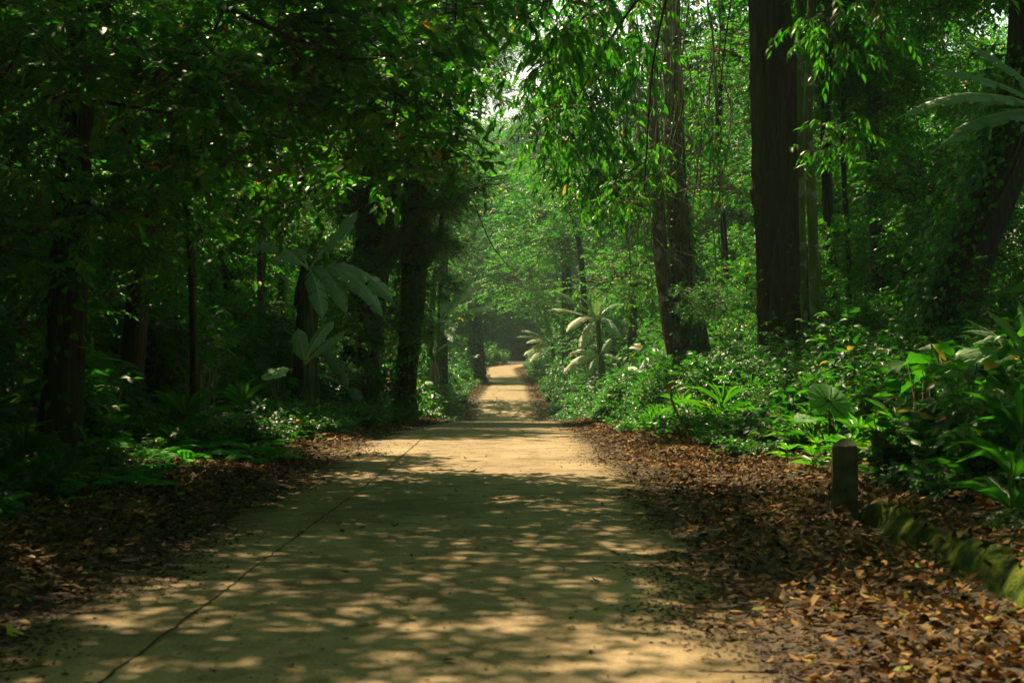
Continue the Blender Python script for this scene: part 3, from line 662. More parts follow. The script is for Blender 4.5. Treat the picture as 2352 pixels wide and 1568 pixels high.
def tree(name, label, path, mat, crowns=(), group=None, sides=16, flute=.35, flare=.5, limbs=(), vines=None, knob=0, fine=0, extra=None, cat='tree'):
    """path: (px, py, D, width_px) from base up"""
    tree_n[0] += 1; sd = 100 + tree_n[0]; rs = np.random.RandomState(sd)
    pts = [P(a, b, D) for a, b, D, w in path]; rad = [w / 2 / F * D for a, b, D, w in path]
    b = pts[0].copy(); g = gzf(b.x, b.y)
    if b.z > g - .1: pts.insert(0, Vector((b.x + (b.x - pts[1].x) * .05, b.y, g - .15))); rad.insert(0, rad[0] * 1.05)
    org = Vector((pts[0].x, pts[0].y, g))
    e = empty(name, org, label, cat, group)
    M = Mesh(); out, ro = tube(M, [p - org for p in pts], rad, sides, .12 if fine else .3, rs, flute, flare, knob=knob, fine=fine)
    for lb in limbs:
        lp = [P(a, c, D) - org for a, c, D, w in lb]; lr = [w / 2 / F * D for a, c, D, w in lb]
        tube(M, lp, lr, 9, .3, rs, .2)
    M.obj('trunk', [mat], e)
    for i, (kind, px, py, D, s) in enumerate(crowns):
        crown_copy(kind, i + tree_n[0], P(px, py, D), s, rs.uniform(0, 6.28), e, org)
    if vines:
        for v in (vines if isinstance(vines, list) else [vines]):
            wrap_vines(e, out, ro, v['n'], v['leaf'], sd + 7, org, spread=v.get('spread', .12), t0=v.get('t0', 0), t1=v.get('t1', 1), side=v.get('side'))
    if extra: extra(e, org, rs)
    return e

# -- left side
tree('broadleaf_tree', 'broad dark trunk nearest the left edge, standing behind ferns',
     [(128, 1040, 15, 92), (150, 800, 15, 82), (170, 400, 15, 72), (188, 0, 15, 66), (200, -500, 15, 60)], M_BARKD,
     [('broad', 60, 150, 15.5, .55), ('small', 300, 100, 17, .6), ('broad', 40, -60, 15, .5), ('broad', 110, 420, 17, .4)], vines=dict(n=260, leaf=.12, t1=.5, spread=.06))
tree('leaning_tree', 'slim mossy trunk leaning right near the left, bare up to the canopy',
     [(300, 900, 21, 56), (325, 600, 21, 50), (352, 300, 21, 48), (385, 60, 21, 44), (420, -250, 21, 40), (470, -700, 22, 34)], M_BARKD,
     [('small', 330, 40, 22, .7), ('broad', 250, 20, 23, .6)], knob=.03)
tree('thin_tree', 'thin crooked black stem forking from the canopy left of the banana plant',
     [(447, 900, 20, 20), (440, 620, 20, 17), (425, 430, 20, 16), (428, 300, 20, 17), (405, 160, 20, 15), (408, 0, 20, 14), (430, -300, 20, 12)], M_BARKD,
     [('broad', 560, 60, 20.5, .6), ('small', 430, -80, 20, .5)], limbs=[[(428, 420, 20, 9), (455, 300, 20, 7), (470, 150, 20.2, 6), (476, 0, 20.5, 5)]], sides=10)
tree('slender_tree', 'slender brown trunk just left of the banana plant, lit patch on bark',
     [(520, 860, 30, 34), (530, 700, 30, 30), (517, 500, 30, 28), (512, 300, 30, 26), (520, 0, 30, 24), (540, -400, 30, 22)], M_BARK,
     [('small', 560, 180, 31, 1.2), ('broad', 640, -60, 30, 1.4), ('far', 480, -300, 31, 1.5)], sides=10)
tree('slender_tree', 'short visible pale trunk between banana leaves on the left',
     [(600, 800, 36, 22), (600, 680, 36, 20), (601, 540, 36, 20), (606, 300, 36, 18), (620, -100, 37, 15)], M_BARKP,
     [('far', 620, 330, 37, 1.1), ('small', 700, 60, 36, 1.5)], sides=10)
tree('vine_tree', 'massive dark trunk wrapped in creeper just left of the road crest',
     [(815, 925, 41, 92), (832, 800, 41, 80), (850, 640, 41, 84), (868, 480, 41, 76), (885, 300, 41, 66), (900, 60, 41, 56), (920, -350, 41, 46)], M_BARKD,
     [('broad', 800, 150, 40, 1.5), ('small', 930, 60, 39, 1.5), ('broad', 700, -80, 40, 1.9), ('small', 740, 330, 40, 1.1), ('small', 850, 470, 39.6, .45), ('broad', 890, 600, 39.8, .4), ('small', 860, 770, 39.5, .4), ('small', 800, 880, 39.5, .45), ('broad', 880, 880, 39.5, .4)],
     vines=dict(n=3600, leaf=.16, spread=.16), limbs=[[(880, 420, 41, 30), (925, 330, 41, 26), (950, 180, 40.5, 20), (990, 20, 40, 15)]])
tree('vine_tree', 'creeper covered twin trunk with forked top beside the road edge, left',
     [(928, 948, 39.5, 46), (936, 830, 39.5, 44), (948, 690, 39.5, 52), (950, 560, 39.5, 54), (958, 430, 39.5, 44), (968, 300, 39.5, 34), (985, 120, 39.5, 28), (1000, -150, 39, 22)], M_BARKD,
     [('broad', 1000, 60, 38, 1.25), ('small', 1010, 430, 38, .75), ('broad', 880, 260, 37, 1.2), ('small', 905, 470, 38, .8), ('broad', 905, 100, 36, 1.1), ('small', 985, 660, 38.6, .42), ('small', 950, 560, 38.4, .45), ('broad', 1000, 560, 38.8, .4), ('small', 925, 720, 38.5, .4), ('small', 965, 760, 38.6, .32), ('broad', 900, 400, 38, .7)],
     vines=dict(n=3400, leaf=.15, spread=.2), limbs=[[(948, 640, 39.5, 22), (985, 600, 39.3, 16), (1008, 545, 39.3, 14), (1018, 480, 39.3, 13), (1040, 380, 39.4, 11), (1058, 250, 39.5, 9)], [(955, 480, 39.5, 24), (925, 400, 39.6, 18), (915, 300, 40, 14)]])
tree('roadside_tree', 'straight dark trunk beyond the crest left of the far road',
     [(1016, 945, 86, 27), (1016, 870, 86, 26), (1017, 760, 86, 25), (1018, 600, 86, 22), (1025, 400, 86, 18)], M_BARKD,
     [('far', 985, 520, 88, 1.3), ('far', 960, 400, 86, 1.9), ('light', 1070, 400, 150, 2.2)], sides=10, vines=dict(n=700, leaf=.2, spread=.15))
tree('roadside_tree', 'short stout creeper covered trunk on the left verge of the far road',
     [(1100, 882, 137, 30), (1100, 840, 137, 28), (1098, 790, 137, 26), (1092, 700, 137, 22)], M_BARKD,
     [('light', 1078, 740, 136, 1.4), ('far', 1040, 700, 136, 1.8), ('light', 1072, 650, 137, 1.9), ('far', 1055, 790, 135, 1.1)], sides=10, vines=dict(n=500, leaf=.3, spread=.3))
# -- right side
def roots(e, org, rs):
    M = Mesh()
    for i in range(30):     # hanging vines and twigs in front of the strangled trunk
        px = rs.uniform(1400, 1680); D = rs.uniform(36.5, 39); y0 = rs.uniform(-100, 300); y1 = rs.uniform(420, 780)
        pts = []; x = px
        for k in range(9):
            x += rs.normal(0, 9) + 3 * math.sin(k + i); pts.append(P(x, y0 + (y1 - y0) * k / 8, D + rs.normal(0, .1)) - org)
        w = rs.uniform(.011, .024); tube(M, pts, [w] * 5 + [w * .8, w * .6, w * .5, w * .3], 4, .4)
    for i in range(26):     # thin side branching
        D = rs.uniform(36, 39); x = rs.uniform(1480, 1620); y = rs.uniform(250, 620); an = rs.uniform(-.4, 3.5); pts = []
        for k in range(7):
            pts.append(P(x, y, D) - org); an += rs.normal(0, .3); x += math.cos(an) * 22; y += abs(math.sin(an)) * 20 + 4
        tube(M, pts, [.02, .017, .015, .013, .011, .008, .005], 4, .3)
    M.obj('hanging_vines', [M_VINE], e)
tree('strangled_tree', 'pale patched trunk tangled in hanging vines, right of the road',
     [(1592, 835, 39, 88), (1584, 760, 39, 74), (1570, 620, 39, 60), (1556, 450, 39, 47), (1548, 300, 39, 44), (1545, 120, 39, 40), (1540, -300, 39, 32)], M_BARKP,
     [('small', 1400, 420, 39.5, 1.0), ('light', 1660, 130, 41, .9), ('light', 1660, 420, 41, .7), ('light', 1450, 640, 42, .8)],
     vines=[dict(n=1500, leaf=.13, spread=.10, t1=.5), dict(n=1500, leaf=.12, spread=.5)], limbs=[[(1550, 810, 38.9, 40), (1532, 700, 38.8, 34), (1516, 560, 38.8, 34), (1508, 400, 38.8, 28), (1500, 250, 38.9, 24), (1505, 60, 39, 18)]], extra=roots, flare=.05)
tree('giant_tree', 'huge furrowed brown trunk right of the road, widest in view',
     [(1806, 895, 30, 128), (1802, 800, 30, 118), (1800, 650, 30, 110), (1790, 480, 30, 104), (1784, 300, 30, 106), (1776, 120, 30, 96), (1768, 0, 30, 90), (1755, -400, 30, 80)], M_BARKB,
     [('broad', 1650, -700, 29, 1.2)], sides=72, flute=.55, flare=.25, knob=.02, fine=1, vines=dict(n=160, leaf=.1, t1=.3, spread=.08))
tree('smooth_tree', 'slim smooth greenish pole trunk touching the huge trunk on its right',
     [(1880, 888, 28, 27), (1872, 700, 28, 25), (1866, 500, 28, 24), (1857, 300, 28, 22), (1862, 120, 28, 22), (1868, -60, 28, 20), (1880, -400, 28, 18)], M_BARKG,
     [('droop', 1960, -60, 28, .5)], sides=14, flute=.08, flare=.1, limbs=[[(1862, 210, 28, 13), (1890, 110, 28, 11), (1925, 0, 28, 9), (1960, -100, 28, 7)], [(1850, 890, 28.6, 15), (1840, 300, 28.5, 15), (1838, 0, 28.5, 16), (1835, -200, 28.5, 14)]])
tree('leaning_vine_tree', 'dark thick trunk leaning right out of the frame, leaves climbing its left edge',
     [(2140, 850, 24, 140), (2185, 720, 24, 116), (2235, 560, 24, 110), (2298, 400, 24, 106), (2350, 230, 24, 94), (2362, 60, 24, 78), (2365, -300, 24, 70)], M_BARKD,
     [('open', 2180, -60, 25, .7)], sides=26, vines=dict(n=2200, leaf=.13, spread=.28, t0=.05, t1=.7, side=3.3))
tree('roadside_tree', 'upright dark trunk beyond the crest among banana leaves right of the far road',
     [(1307, 906, 100, 30), (1306, 850, 100, 27), (1304, 770, 100, 25), (1302, 650, 100, 22), (1298, 500, 100, 18)], M_BARKD,
     [('light', 1290, 560, 99, 1.5), ('light', 1330, 470, 98, 1.7), ('far', 1250, 490, 104, 1.8)], sides=10, vines=dict(n=500, leaf=.2, spread=.15))
bgt = [(1945, 740, 34, 12, 'thin bent stem standing in the shade right of the smooth pole trunk', M_BARKD), (2012, 700, 40, 34, 'dim wide trunk in the right woods between the pole trunk and the leaning tree', M_BARKD),
       (2075, 690, 46, 18, 'dim narrow trunk in the right woods just left of the leaning tree', M_BARK), (1905, 760, 35, 26, 'shaded trunk peeping out behind the smooth pole trunk', M_BARKD),
       (1450, 790, 80, 20, 'mossy trunk behind the banana plants right of the far road', M_BARKD), (1660, 740, 48, 16, 'thin trunk seen between the vine tangle and the huge trunk', M_BARKD),
       (700, 790, 33, 46, 'dark broken trunk under the left banana plant', M_BARKD), (30, 930, 22, 30, 'shadowy trunk at the extreme left margin', M_BARKD),
       (245, 850, 27, 24, 'shadowy trunk between the nearest left trunk and the leaning one', M_BARKD), (640, 780, 46, 16, 'thin far trunk behind the left banana leaves', M_BARK)]
for k, (px, py, D, w, lab, mt) in enumerate(bgt):
    top = 250 if k == 6 else -150
    if k == 6: top = 600
    tree('forest_tree', lab, [(px, py + 40, D, w * 1.15), (px + 6, py - 120, D, w), (px - 8, (py + top) / 2, D, w * .9), (px + 10, top, D, w * .7)], mt,
         [] if k == 6 else [('far' if D > 33 else 'small', px + 40, -60, D, D / 30), ('small', px - 50, 150, D + 1, D / 40)], sides=10)

# -- tree limbs reaching over the road (their trunks stand beside it)
tree('overhanging_tree', 'dark broad leaved boughs hanging over the road, upper left of centre',
     [(-330, 1100, 14, 46), (-340, 600, 14, 42), (-320, 200, 14, 38), (-250, -150, 14, 34), (-150, -500, 14.2, 26)], M_BARKD,
     [('nb', 905, 240, 15.5, 0.96), ('nb', 1010, 350, 16, 0.78), ('nb', 985, 120, 16, 0.81), ('nb', 790, 110, 14.5, 1.04), ('nb', 930, -40, 14, 1.22), ('nb', 670, 230, 15, 1.04), ('nb', 800, 360, 17, 1.04), ('nb', 560, 60, 14, 1.16),
      ('nb', 330, 160, 13, 1.04), ('nb', 430, 330, 15, 1.16), ('nb', 90, 120, 12, 0.87), ('nb', 60, 330, 12.5, 0.75), ('nb', 240, 470, 14, 0.81), ('nb', 650, 430, 18, 1.16), ('nb', 1120, -20, 16, 0.72), ('nb', 30, 560, 13, 0.75), ('nb', 720, 20, 14.5, 1.0), ('nb', 850, 150, 16, 1.0), ('nb', 760, 270, 16.5, .9), ('nb', 460, 180, 14, 1.0), ('nb', 180, 30, 13, 1.0), ('nb', 940, 300, 17, .85), ('nb', 1060, 180, 17, .6), ('nb', 560, 340, 16, .9)],
     limbs=[[(-300, 0, 14, 26), (60, -60, 14, 20), (400, -20, 14, 15), (680, 90, 14.5, 11), (870, 180, 15, 8), (1000, 300, 15.8, 4)], [(-320, 260, 14, 18), (60, 220, 13.5, 12), (330, 250, 13.5, 9), (560, 300, 15, 6), (780, 340, 16.5, 3)]], sides=14)
tree('drooping_leaf_tree', 'long drooping leaves hanging over the road, upper right of centre',
     [(2560, 1100, 16, 46), (2560, 500, 16, 42), (2540, 100, 16, 38), (2480, -300, 16, 32), (2300, -800, 16, 26)], M_BARKD,
     [('nd', 1240, 130, 16, 0.64), ('nd', 1250, 60, 23, .95), ('nd', 1310, 40, 22, 1.0), ('nd', 1380, 70, 23, 1.0), ('nd', 1440, 130, 22, .9), ('nd', 1300, 150, 24, 1.0), ('nd', 1370, 190, 23, 1.0), ('nd', 1250, 240, 24, .8), ('nd', 1320, 260, 22, .95), ('nd', 1410, 280, 24, 1.0), ('nd', 1350, 340, 23, .9), ('nd', 1290, 370, 25, .7), ('nd', 1430, 380, 23, .8), ('nd', 1370, 450, 24, .7), ('nd', 1460, 20, 22, .8), ('nd', 1440, 440, 18, 0.5), ('nd', 1290, 10, 15, 0.87), ('nd', 1640, 300, 20, 0.5), ('nd', 1900, 310, 16, 0.49), ('nd', 1950, 60, 16, 0.72), ('nd', 1240, 270, 17, 0.58)],
     limbs=[[(2480, -250, 16, 26), (2100, -420, 15.8, 20), (1750, -350, 15.5, 15), (1560, -120, 15, 10), (1420, 60, 15.3, 6), (1330, 220, 15.5, 3)], [(1560, -120, 15, 8), (1500, 150, 17, 5), (1480, 440, 18, 3)], [(1990, -400, 15.8, 8), (1930, -100, 16, 5), (1900, 300, 16, 2.5)], [(1750, -350, 15.5, 7), (1680, 0, 18, 4), (1645, 290, 20, 2.5)]], sides=14)
# far crowns arching over the road
tree('arching_tree', 'thin leaved tall tree showing bright sky through its top above the road',
     [(1080, 880, 150, 12), (1085, 600, 150, 11), (1100, 300, 150, 9), (1110, 120, 150, 6)], M_BARKD,
     [('open', 1110, 110, 150, 2.0), ('open', 1100, 20, 150, 2.2), ('open', 1180, 40, 150, 2.2), ('open', 1130, 215, 150, 1.5), ('open', 1060, 200, 150, 1.8), ('open', 1140, 120, 140, 1.6), ('open', 1085, 90, 145, 1.5)], sides=8)
tree('arching_tree', 'sunlit tree arching from the left over the far road',
     [(985, 940, 95, 16), (990, 760, 95, 14), (1010, 560, 95, 12), (1060, 420, 95, 8)], M_BARKD,
     [('light', 1080, 480, 150, 2.7), ('light', 1120, 560, 155, 2.4), ('light', 1060, 580, 140, 2.2), ('far', 985, 330, 96, 2.3), ('light', 1160, 420, 165, 2.8), ('light', 1130, 650, 150, 2.0)], sides=8)
tree('arching_tree', 'bright green tree arching from the right over the far road',
     [(1352, 895, 92, 15), (1345, 740, 92, 14), (1330, 560, 92, 12), (1290, 420, 92, 8)], M_BARKD,
     [('light', 1250, 430, 110, 1.9), ('light', 1340, 370, 90, 1.8), ('light', 1225, 560, 115, 1.6), ('light', 1300, 560, 96, 1.4), ('far', 1420, 480, 86, 1.8), ('light', 1190, 640, 118, 1.8), ('far', 1230, 690, 130, 1.5)], sides=8)

# -- canopy trees whose crowns close over the near road above the frame
def canopy_tree(x, y, h, label, spots):
    e = empty('canopy_tree', (x, y, gzf(x, y)), label, 'tree')
    rs = np.random.RandomState(int(abs(x * 100 + y * 10)))
    M = Mesh(); tx, ty = spots[0][0], spots[0][1]
    tube(M, [(0, 0, -.2), (.1, .1, h * .4), ((tx - x) * .15, (ty - y) * .15, h * .75), ((tx - x) * .4, (ty - y) * .4, h)], [.2, .17, .14, .1], 10, .5, rs, .2, .4)
    for sx, sy, sz, s in spots:
        tube(M, [((tx - x) * .15, (ty - y) * .15, h * .75), ((sx - x) * .6, (sy - y) * .6, (h * .75 + sz - gzf(x, y)) / 2), (sx - x, sy - y, sz - s - gzf(x, y))], [.1, .07, .04], 6, .6, rs, .1)
    M.obj('trunk', [M_BARKD], e)
    for i, (sx, sy, sz, s) in enumerate(spots):
        o = bpy.data.objects.new('crown', CR['far'][i % 4] if i % 3 == 1 else CR['open'][i % 3]); link(o, e)
        o.location = (sx - x, sy - y, sz - gzf(x, y)); o.scale = (s, s, s * .8); o.rotation_euler = (0, 0, rs.uniform(0, 6.28))
CANOPY = [
  (-7.5, 11, 9, 'tall tree left of the camera whose crown shades the near road', [(-4.6, 13.5, 8.8, 1.2), (-2.3, 14.4, 9.0, 1.0), (-5.8, 16.2, 9, 1.3), (-3.2, 18.0, 9.3, 1.0), (-5.5, 10.2, 8.2, 1.1), (-3.0, 10.6, 8.4, .9)]),
  (-8, 20, 10, 'tall shade tree on the left behind the ferns', [(-8.8, 18, 9.5, 1.2), (-10.5, 22, 9, 1.4)]),
  (6.5, 12, 9, 'shade tree on the right bank behind the mossy kerb', [(.9, 14.2, 9, 1.0), (2.4, 15.6, 9.4, 1.1), (-.7, 16.6, 9.4, .9), (4.6, 13.2, 8.6, 1.2)]),
  (9, 22, 10, 'tall tree behind the leaning trunk on the right', [(6.8, 19, 9.6, 1.4), (9.2, 23, 9.5, 1.5), (4.6, 18.2, 9.8, 1.0), (3.6, 27, 10.5, 1.1), (5.5, 31, 11.5, 1.4), (2.6, 22.3, 10, .9), (5.0, 22.5, 10.2, 1.3), (3.9, 34, 12, 1.2), (7.6, 27, 11, 1.4)]),
  (-9, 34, 11, 'tall tree in the dark left woods', [(-5.4, 33, 11.5, 1.2), (-9, 29, 10, 1.2), (-4.2, 38, 12, 1.1), (-9.5, 37, 11, 1.8)]),
]
for a in CANOPY: canopy_tree(*a)

# ------------------------------------------------------------------ banana plants
def banana_mat(name, c, tc_, rough=.33):
    m, t = newmat(name)
    uv = N(t, 'ShaderNodeUVMap', uv_map='uv'); w = N(t, 'ShaderNodeTexWave'); w.bands_direction = 'X'; w.inputs['Scale'].default_value = 22; w.inputs['Distortion'].default_value = .6
    t.links.new(uv.outputs[0], w.inputs['Vector'])
    n = N(t, 'ShaderNodeTexNoise'); n.inputs['Scale'].default_value = 5; n.inputs['Detail'].default_value = 5; t.links.new(uv.outputs[0], n.inputs['Vector'])
    sx = N(t, 'ShaderNodeSeparateXYZ'); t.links.new(uv.outputs[0], sx.inputs[0])
    ab = N(t, 'ShaderNodeMath', operation='ABSOLUTE'); t.links.new(sx.outputs[1], ab.inputs[0])
    cr = ramp(t, [(.3, tuple(x * .75 for x in c)), (.7, tuple(x * 1.2 for x in c))], n.outputs[0])
    rib = ramp(t, [(0, (.2, .28, .09)), (.035, (.2, .28, .09)), (.06, (0, 0, 0))], ab.outputs[0])
    lt = ramp(t, [(.03, (1, 1, 1)), (.06, (0, 0, 0))], ab.outputs[0])
    mx = N(t, 'ShaderNodeMixRGB'); t.links.new(lt.outputs[0], mx.inputs[0]); t.links.new(cr.outputs[0], mx.inputs[1]); mx.inputs[2].default_value = (.2, .28, .09, 1)
    ed = ramp(t, [(.93, (0, 0, 0)), (1, (.8, .8, .8))], ab.outputs[0]); m2 = N(t, 'ShaderNodeMixRGB'); t.links.new(ed.outputs[0], m2.inputs[0]); t.links.new(mx.outputs[0], m2.inputs[1]); m2.inputs[2].default_value = (.16, .09, .03, 1)
    bp = N(t, 'ShaderNodeBump'); bp.inputs['Strength'].default_value = .35; bp.inputs['Distance'].default_value = .01; t.links.new(w.outputs['Fac'], bp.inputs['Height'])
    pb = N(t, 'ShaderNodeBsdfPrincipled'); pb.inputs['Roughness'].default_value = rough; pb.inputs['Specular IOR Level'].default_value = .7
    t.links.new(m2.outputs[0], pb.inputs['Base Color']); t.links.new(bp.outputs[0], pb.inputs['Normal'])
    tr = N(t, 'ShaderNodeBsdfTranslucent'); tr.inputs[0].default_value = (*tc_, 1)
    ms = N(t, 'ShaderNodeMixShader'); ms.inputs[0].default_value = .35; t.links.new(pb.outputs[0], ms.inputs[1]); t.links.new(tr.outputs[0], ms.inputs[2])
    o = N(t, 'ShaderNodeOutputMaterial'); t.links.new(ms.outputs[0], o.inputs[0]); return m
M_RIB = plain_mat('pale_rib', [(.3, (.3, .4, .16)), (.7, (.4, .5, .22))], 8)
M_BAN = banana_mat('banana_green', (.22, .34, .19), (.18, .55, .08))
M_BANP = banana_mat('banana_sunlit', (.46, .47, .28), (.3, .5, .1), .4)  # paler copy of the green leaf, sunlight on the blades put into the colour
M_BAND = banana_mat('banana_dry', (.3, .17, .07), (.4, .2, .06), .6)

def banana_leaf(p0, p1, arch, W, seed, parent, org, mat=None, tears=6, name='leaf', droop=.35, pet=.12, roll=0):
    rs = np.random.RandomState(seed)
    p0 = np.array(p0, float) - np.array(org); p1 = np.array(p1, float) - np.array(org); c = (p0 + p1) / 2 + np.array([0, 0, arch])
    n = 34; t = np.linspace(0, 1, n)
    q = (1 - t)[:, None] ** 2 * p0 + (2 * t * (1 - t))[:, None] * c + (t ** 2)[:, None] * p1
    tg = norm(np.gradient(q, axis=0)); ref = norm(np.array([math.sin(roll), -.5, .85])); sd = norm(np.cross(tg, ref)); up = np.cross(sd, tg)
    verts = []; uvs = []; F4 = []
    def emit(tt, s, lift, shrink):
        """one strip of lamina between tears"""
        k = len(tt); base = len(verts)
        tc_ = (tt[0] + tt[-1]) / 2
        for i, a in enumerate(tt):
            qi = np.array([np.interp(a, t, q[:, d]) for d in range(3)]); si = norm(np.array([np.interp(a, t, sd[:, d]) for d in range(3)])); ui = np.array([np.interp(a, t, up[:, d]) for d in range(3)]); ti = np.array([np.interp(a, t, tg[:, d]) for d in range(3)])
            tl = (a - pet) / (1 - pet); w = W / 2 * max(0.02, (1 - abs(2 * tl - .9) ** 4.2 if tl > .45 else 1 - (1 - tl / .45) ** 3 * .9)) 
            w = max(w, .01)
            for j, f in enumerate((0, .35, .7, 1.0)):
                al = (tc_ - a) * shrink * f * f * Lg
                z = .10 * w * f - droop * w * f * f * (1 + lift) + .018 * f * math.sin(a * 70 + j) * (W / .5)
                z -= .1 * W * max(0, lift) * f
                p = qi + si * s * w * f * (1 - .18 * droop * f) + ui * z + ti * (al + w * .12 * f)
                verts.append(p); uvs.append((a * Lg, s * f))
        for i in range(k - 1):
            for j in range(3):
                a0 = base + i * 4 + j; F4.append((a0, a0 + 1, a0 + 5, a0 + 4) if s > 0 else (a0, a0 + 4, a0 + 5, a0 + 1))
    Lg = float(np.linalg.norm(np.diff(q, axis=0), axis=1).sum())
    for s in (-1, 1):
        cuts = np.sort(rs.uniform(pet + .1, .97, tears)) if tears else np.array([])
        ed = np.concatenate([[pet], cuts, [1.0]])
        for a, b in zip(ed[:-1], ed[1:]):
            m = max(2, int((b - a) * 34) + 1); emit(np.linspace(a, b, m), s, rs.uniform(-.3, .8) if tears else 0, rs.uniform(.04, .25) if tears else 0)
    M = Mesh(); f4 = np.array(F4); M.add(np.array(verts), f4=f4)
    nb = M.n; tube(M, [q[i] for i in (0, 4, 10, 18, 26, 33)], [.028, .024, .018, .013, .008, .003], 6, .2, mi=1)
    me = M.mesh('leaf', [mat or M_BAN, M_RIB]); uvl = me.uv_layers.new(name='uv')
    uv = np.zeros((M.n, 2)); uv[:nb] = np.array(uvs); li = np.zeros(len(me.loops), np.int32); me.loops.foreach_get('vertex_index', li)
    uvl.data.foreach_set('uv', uv[li].astype(np.float32).ravel())
    o = bpy.data.objects.new(name, me); link(o, parent); return o
ban_n = [0]
def banana(label, base, top, stemw, lv, name='banana_plant', cat='plant', group=None, mats=None, dry=None, tears=11):
    """base/top: (px,py,D); lv: list of (tip px,py,D, arch, width, material)"""
    ban_n[0] += 1; b = P(*base); b.z = gzf(b.x, b.y); tp = P(*top)
    e = empty(name, b, label, cat, group); rs = np.random.RandomState(200 + ban_n[0])
    M = Mesh(); w = stemw / 2 / F * base[2]; tube(M, [(0, 0, -.1), (tp - b) * .5 + Vector((.03, 0, 0)), tp - b], [w, w * .85, w * .5], 12, .2, rs, .12, .1)
    M.obj('stem', [dry or M_STEM], e)
    for i, (x, y, D, arch, W, mt) in enumerate(lv):
        banana_leaf(tp + Vector((0, 0, -.1 + .02 * i)), P(x, y, D), arch, W * .82, 300 + ban_n[0] * 20 + i, e, b, mt, tears=tears)
    return e
G, PL, DR = M_BAN, M_BANP, M_BAND
banana('large banana plant left of the creeper trunk with long arching torn leaves', (706, 800, 29.5), (706, 618, 29.5), 30,
       [(915, 708, 28.6, .95, .52, G), (888, 742, 28.2, 1.0, .5, G), (826, 478, 29.6, .15, .5, G), (800, 735, 28.4, .9, .5, G), (742, 740, 28.0, .55, .5, G), (618, 600, 29.0, .35, .55, G), (560, 560, 29.4, .35, .5, G), (652, 600, 30.5, .6, .5, G)])
banana('young banana plant with upright glowing leaves below the large banana plant', (688, 850, 27), (700, 826, 27), 9,
       [(684, 752, 27, .0, .4, G), (800, 756, 27, .1, .3, G), (768, 738, 27.6, .3, .35, G)], tears=0)
banana('banana plant half hidden behind trunks, left of the large one', (480, 760, 31), (485, 640, 31), 20,
       [(352, 520, 31, .1, .5, G), (450, 560, 30.6, .3, .5, G), (580, 470, 31, .2, .3, G), (515, 560, 31.5, .2, .4, G), (400, 620, 30, .4, .4, G)])
banana('banana plant with broken pale leaf low between left shrubs and creeper trunk', (815, 930, 36), (800, 890, 36), 10,
       [(785, 830, 35.6, .1, .45, G), (825, 922, 35, .35, .45, G), (640, 850, 33.5, .4, .4, G), (735, 790, 36, .2, .4, G)])
banana('banana plant reaching over the far road from the left', (1000, 930, 84), (1010, 740, 84), 16,
       [(1152, 712, 82, .9, .75, PL), (1045, 768, 80, .9, .7, G), (1030, 640, 84, .3, .75, G), (1105, 620, 84, .6, .7, G), (1040, 790, 78, .4, .6, G), (1090, 690, 80, .5, .8, G), (1115, 640, 88, .5, .7, PL), (960, 700, 84, .6, .7, G)])
banana('dry brown banana stalk beside the dark trunk beyond the crest', (994, 935, 82), (996, 815, 82), 20,
       [(1010, 880, 81.5, .3, .3, DR), (985, 885, 81.5, .25, .3, DR), (1004, 912, 81.5, .2, .25, DR), (1060, 790, 80, .8, .6, G)], dry=M_STALK)
banana('low banana plant with a glossy leaf at the foot of the creeper trunk', (945, 955, 46), (948, 905, 46), 8,
       [(996, 884, 45.5, .45, .42, G), (962, 900, 45, .25, .4, G), (938, 870, 46, .1, .35, G), (985, 905, 45, .3, .3, G)])
banana('banana clump with bright pale leaves right of the far road, upper leaves', (1390, 880, 68), (1372, 735, 68), 20,
       [(1258, 712, 66, .5, .6, PL), (1298, 768, 65, .9, .6, PL), (1368, 658, 68, .1, .6, PL), (1268, 668, 67, .5, .5, G), (1330, 810, 66, .6, .65, PL), (1425, 780, 67, .8, .6, G), (1440, 700, 68, .6, .55, G), (1325, 672, 67, .3, .5, PL)])
banana('banana plant with drooping torn leaves beside the upright trunk right of the far road', (1400, 905, 66), (1378, 815, 66), 16,
       [(1290, 862, 64, .8, .55, PL), (1305, 815, 65, .5, .5, PL), (1345, 872, 65, .4, .5, G), (1428, 832, 66, .3, .4, PL), (1405, 775, 66, .1, .5, G)])
banana('banana thicket with pale streaked leaves nearest the road bend, right side', (1275, 860, 128), (1268, 788, 128), 12,
       [(1195, 760, 124, .8, .9, PL), (1208, 790, 122, .9, .9, PL), (1200, 820, 122, .9, .8, PL), (1230, 740, 126, .5, .9, G), (1215, 835, 120, .8, .8, PL), (1250, 720, 128, .4, .8, G), (1180, 775, 126, .6, .7, G)])
banana('banana plant with one sunlit leaf between the vine tangle and the huge trunk', (1650, 840, 44), (1655, 760, 44), 10,
       [(1702, 658, 43.5, .1, .4, PL), (1720, 720, 43, .3, .35, G), (1625, 740, 43.5, .3, .35, G)])
banana('wild banana at the right edge sending long blades past the leaning trunk', (2440, 700, 21), (2440, 260, 21), 40,
       [(2056, 274, 20.2, .75, .34, G), (2135, 160, 21, .35, .3, G), (2140, 350, 20.5, .55, .34, G), (2200, 92, 21.5, .3, .3, G), (2100, 235, 22, .35, .35, G), (2190, 300, 20.5, .3, .45, G)], tears=9)
banana('broad leaved plant with bluish strap leaves low at the right edge', (2370, 900, 15.5), (2385, 830, 15.5), 14,
       [(2222, 735, 15.5, .1, .2, G), (2265, 715, 15.2, .22, .2, G), (2210, 762, 15, .25, .2, G), (2235, 790, 14.8, .28, .26, G), (2180, 830, 14.6, .3, .28, G), (2340, 690, 15.5, .1, .2, G), (2150, 870, 14.4, .25, .28, G), (2230, 850, 14.2, .2, .3, G)], tears=1)

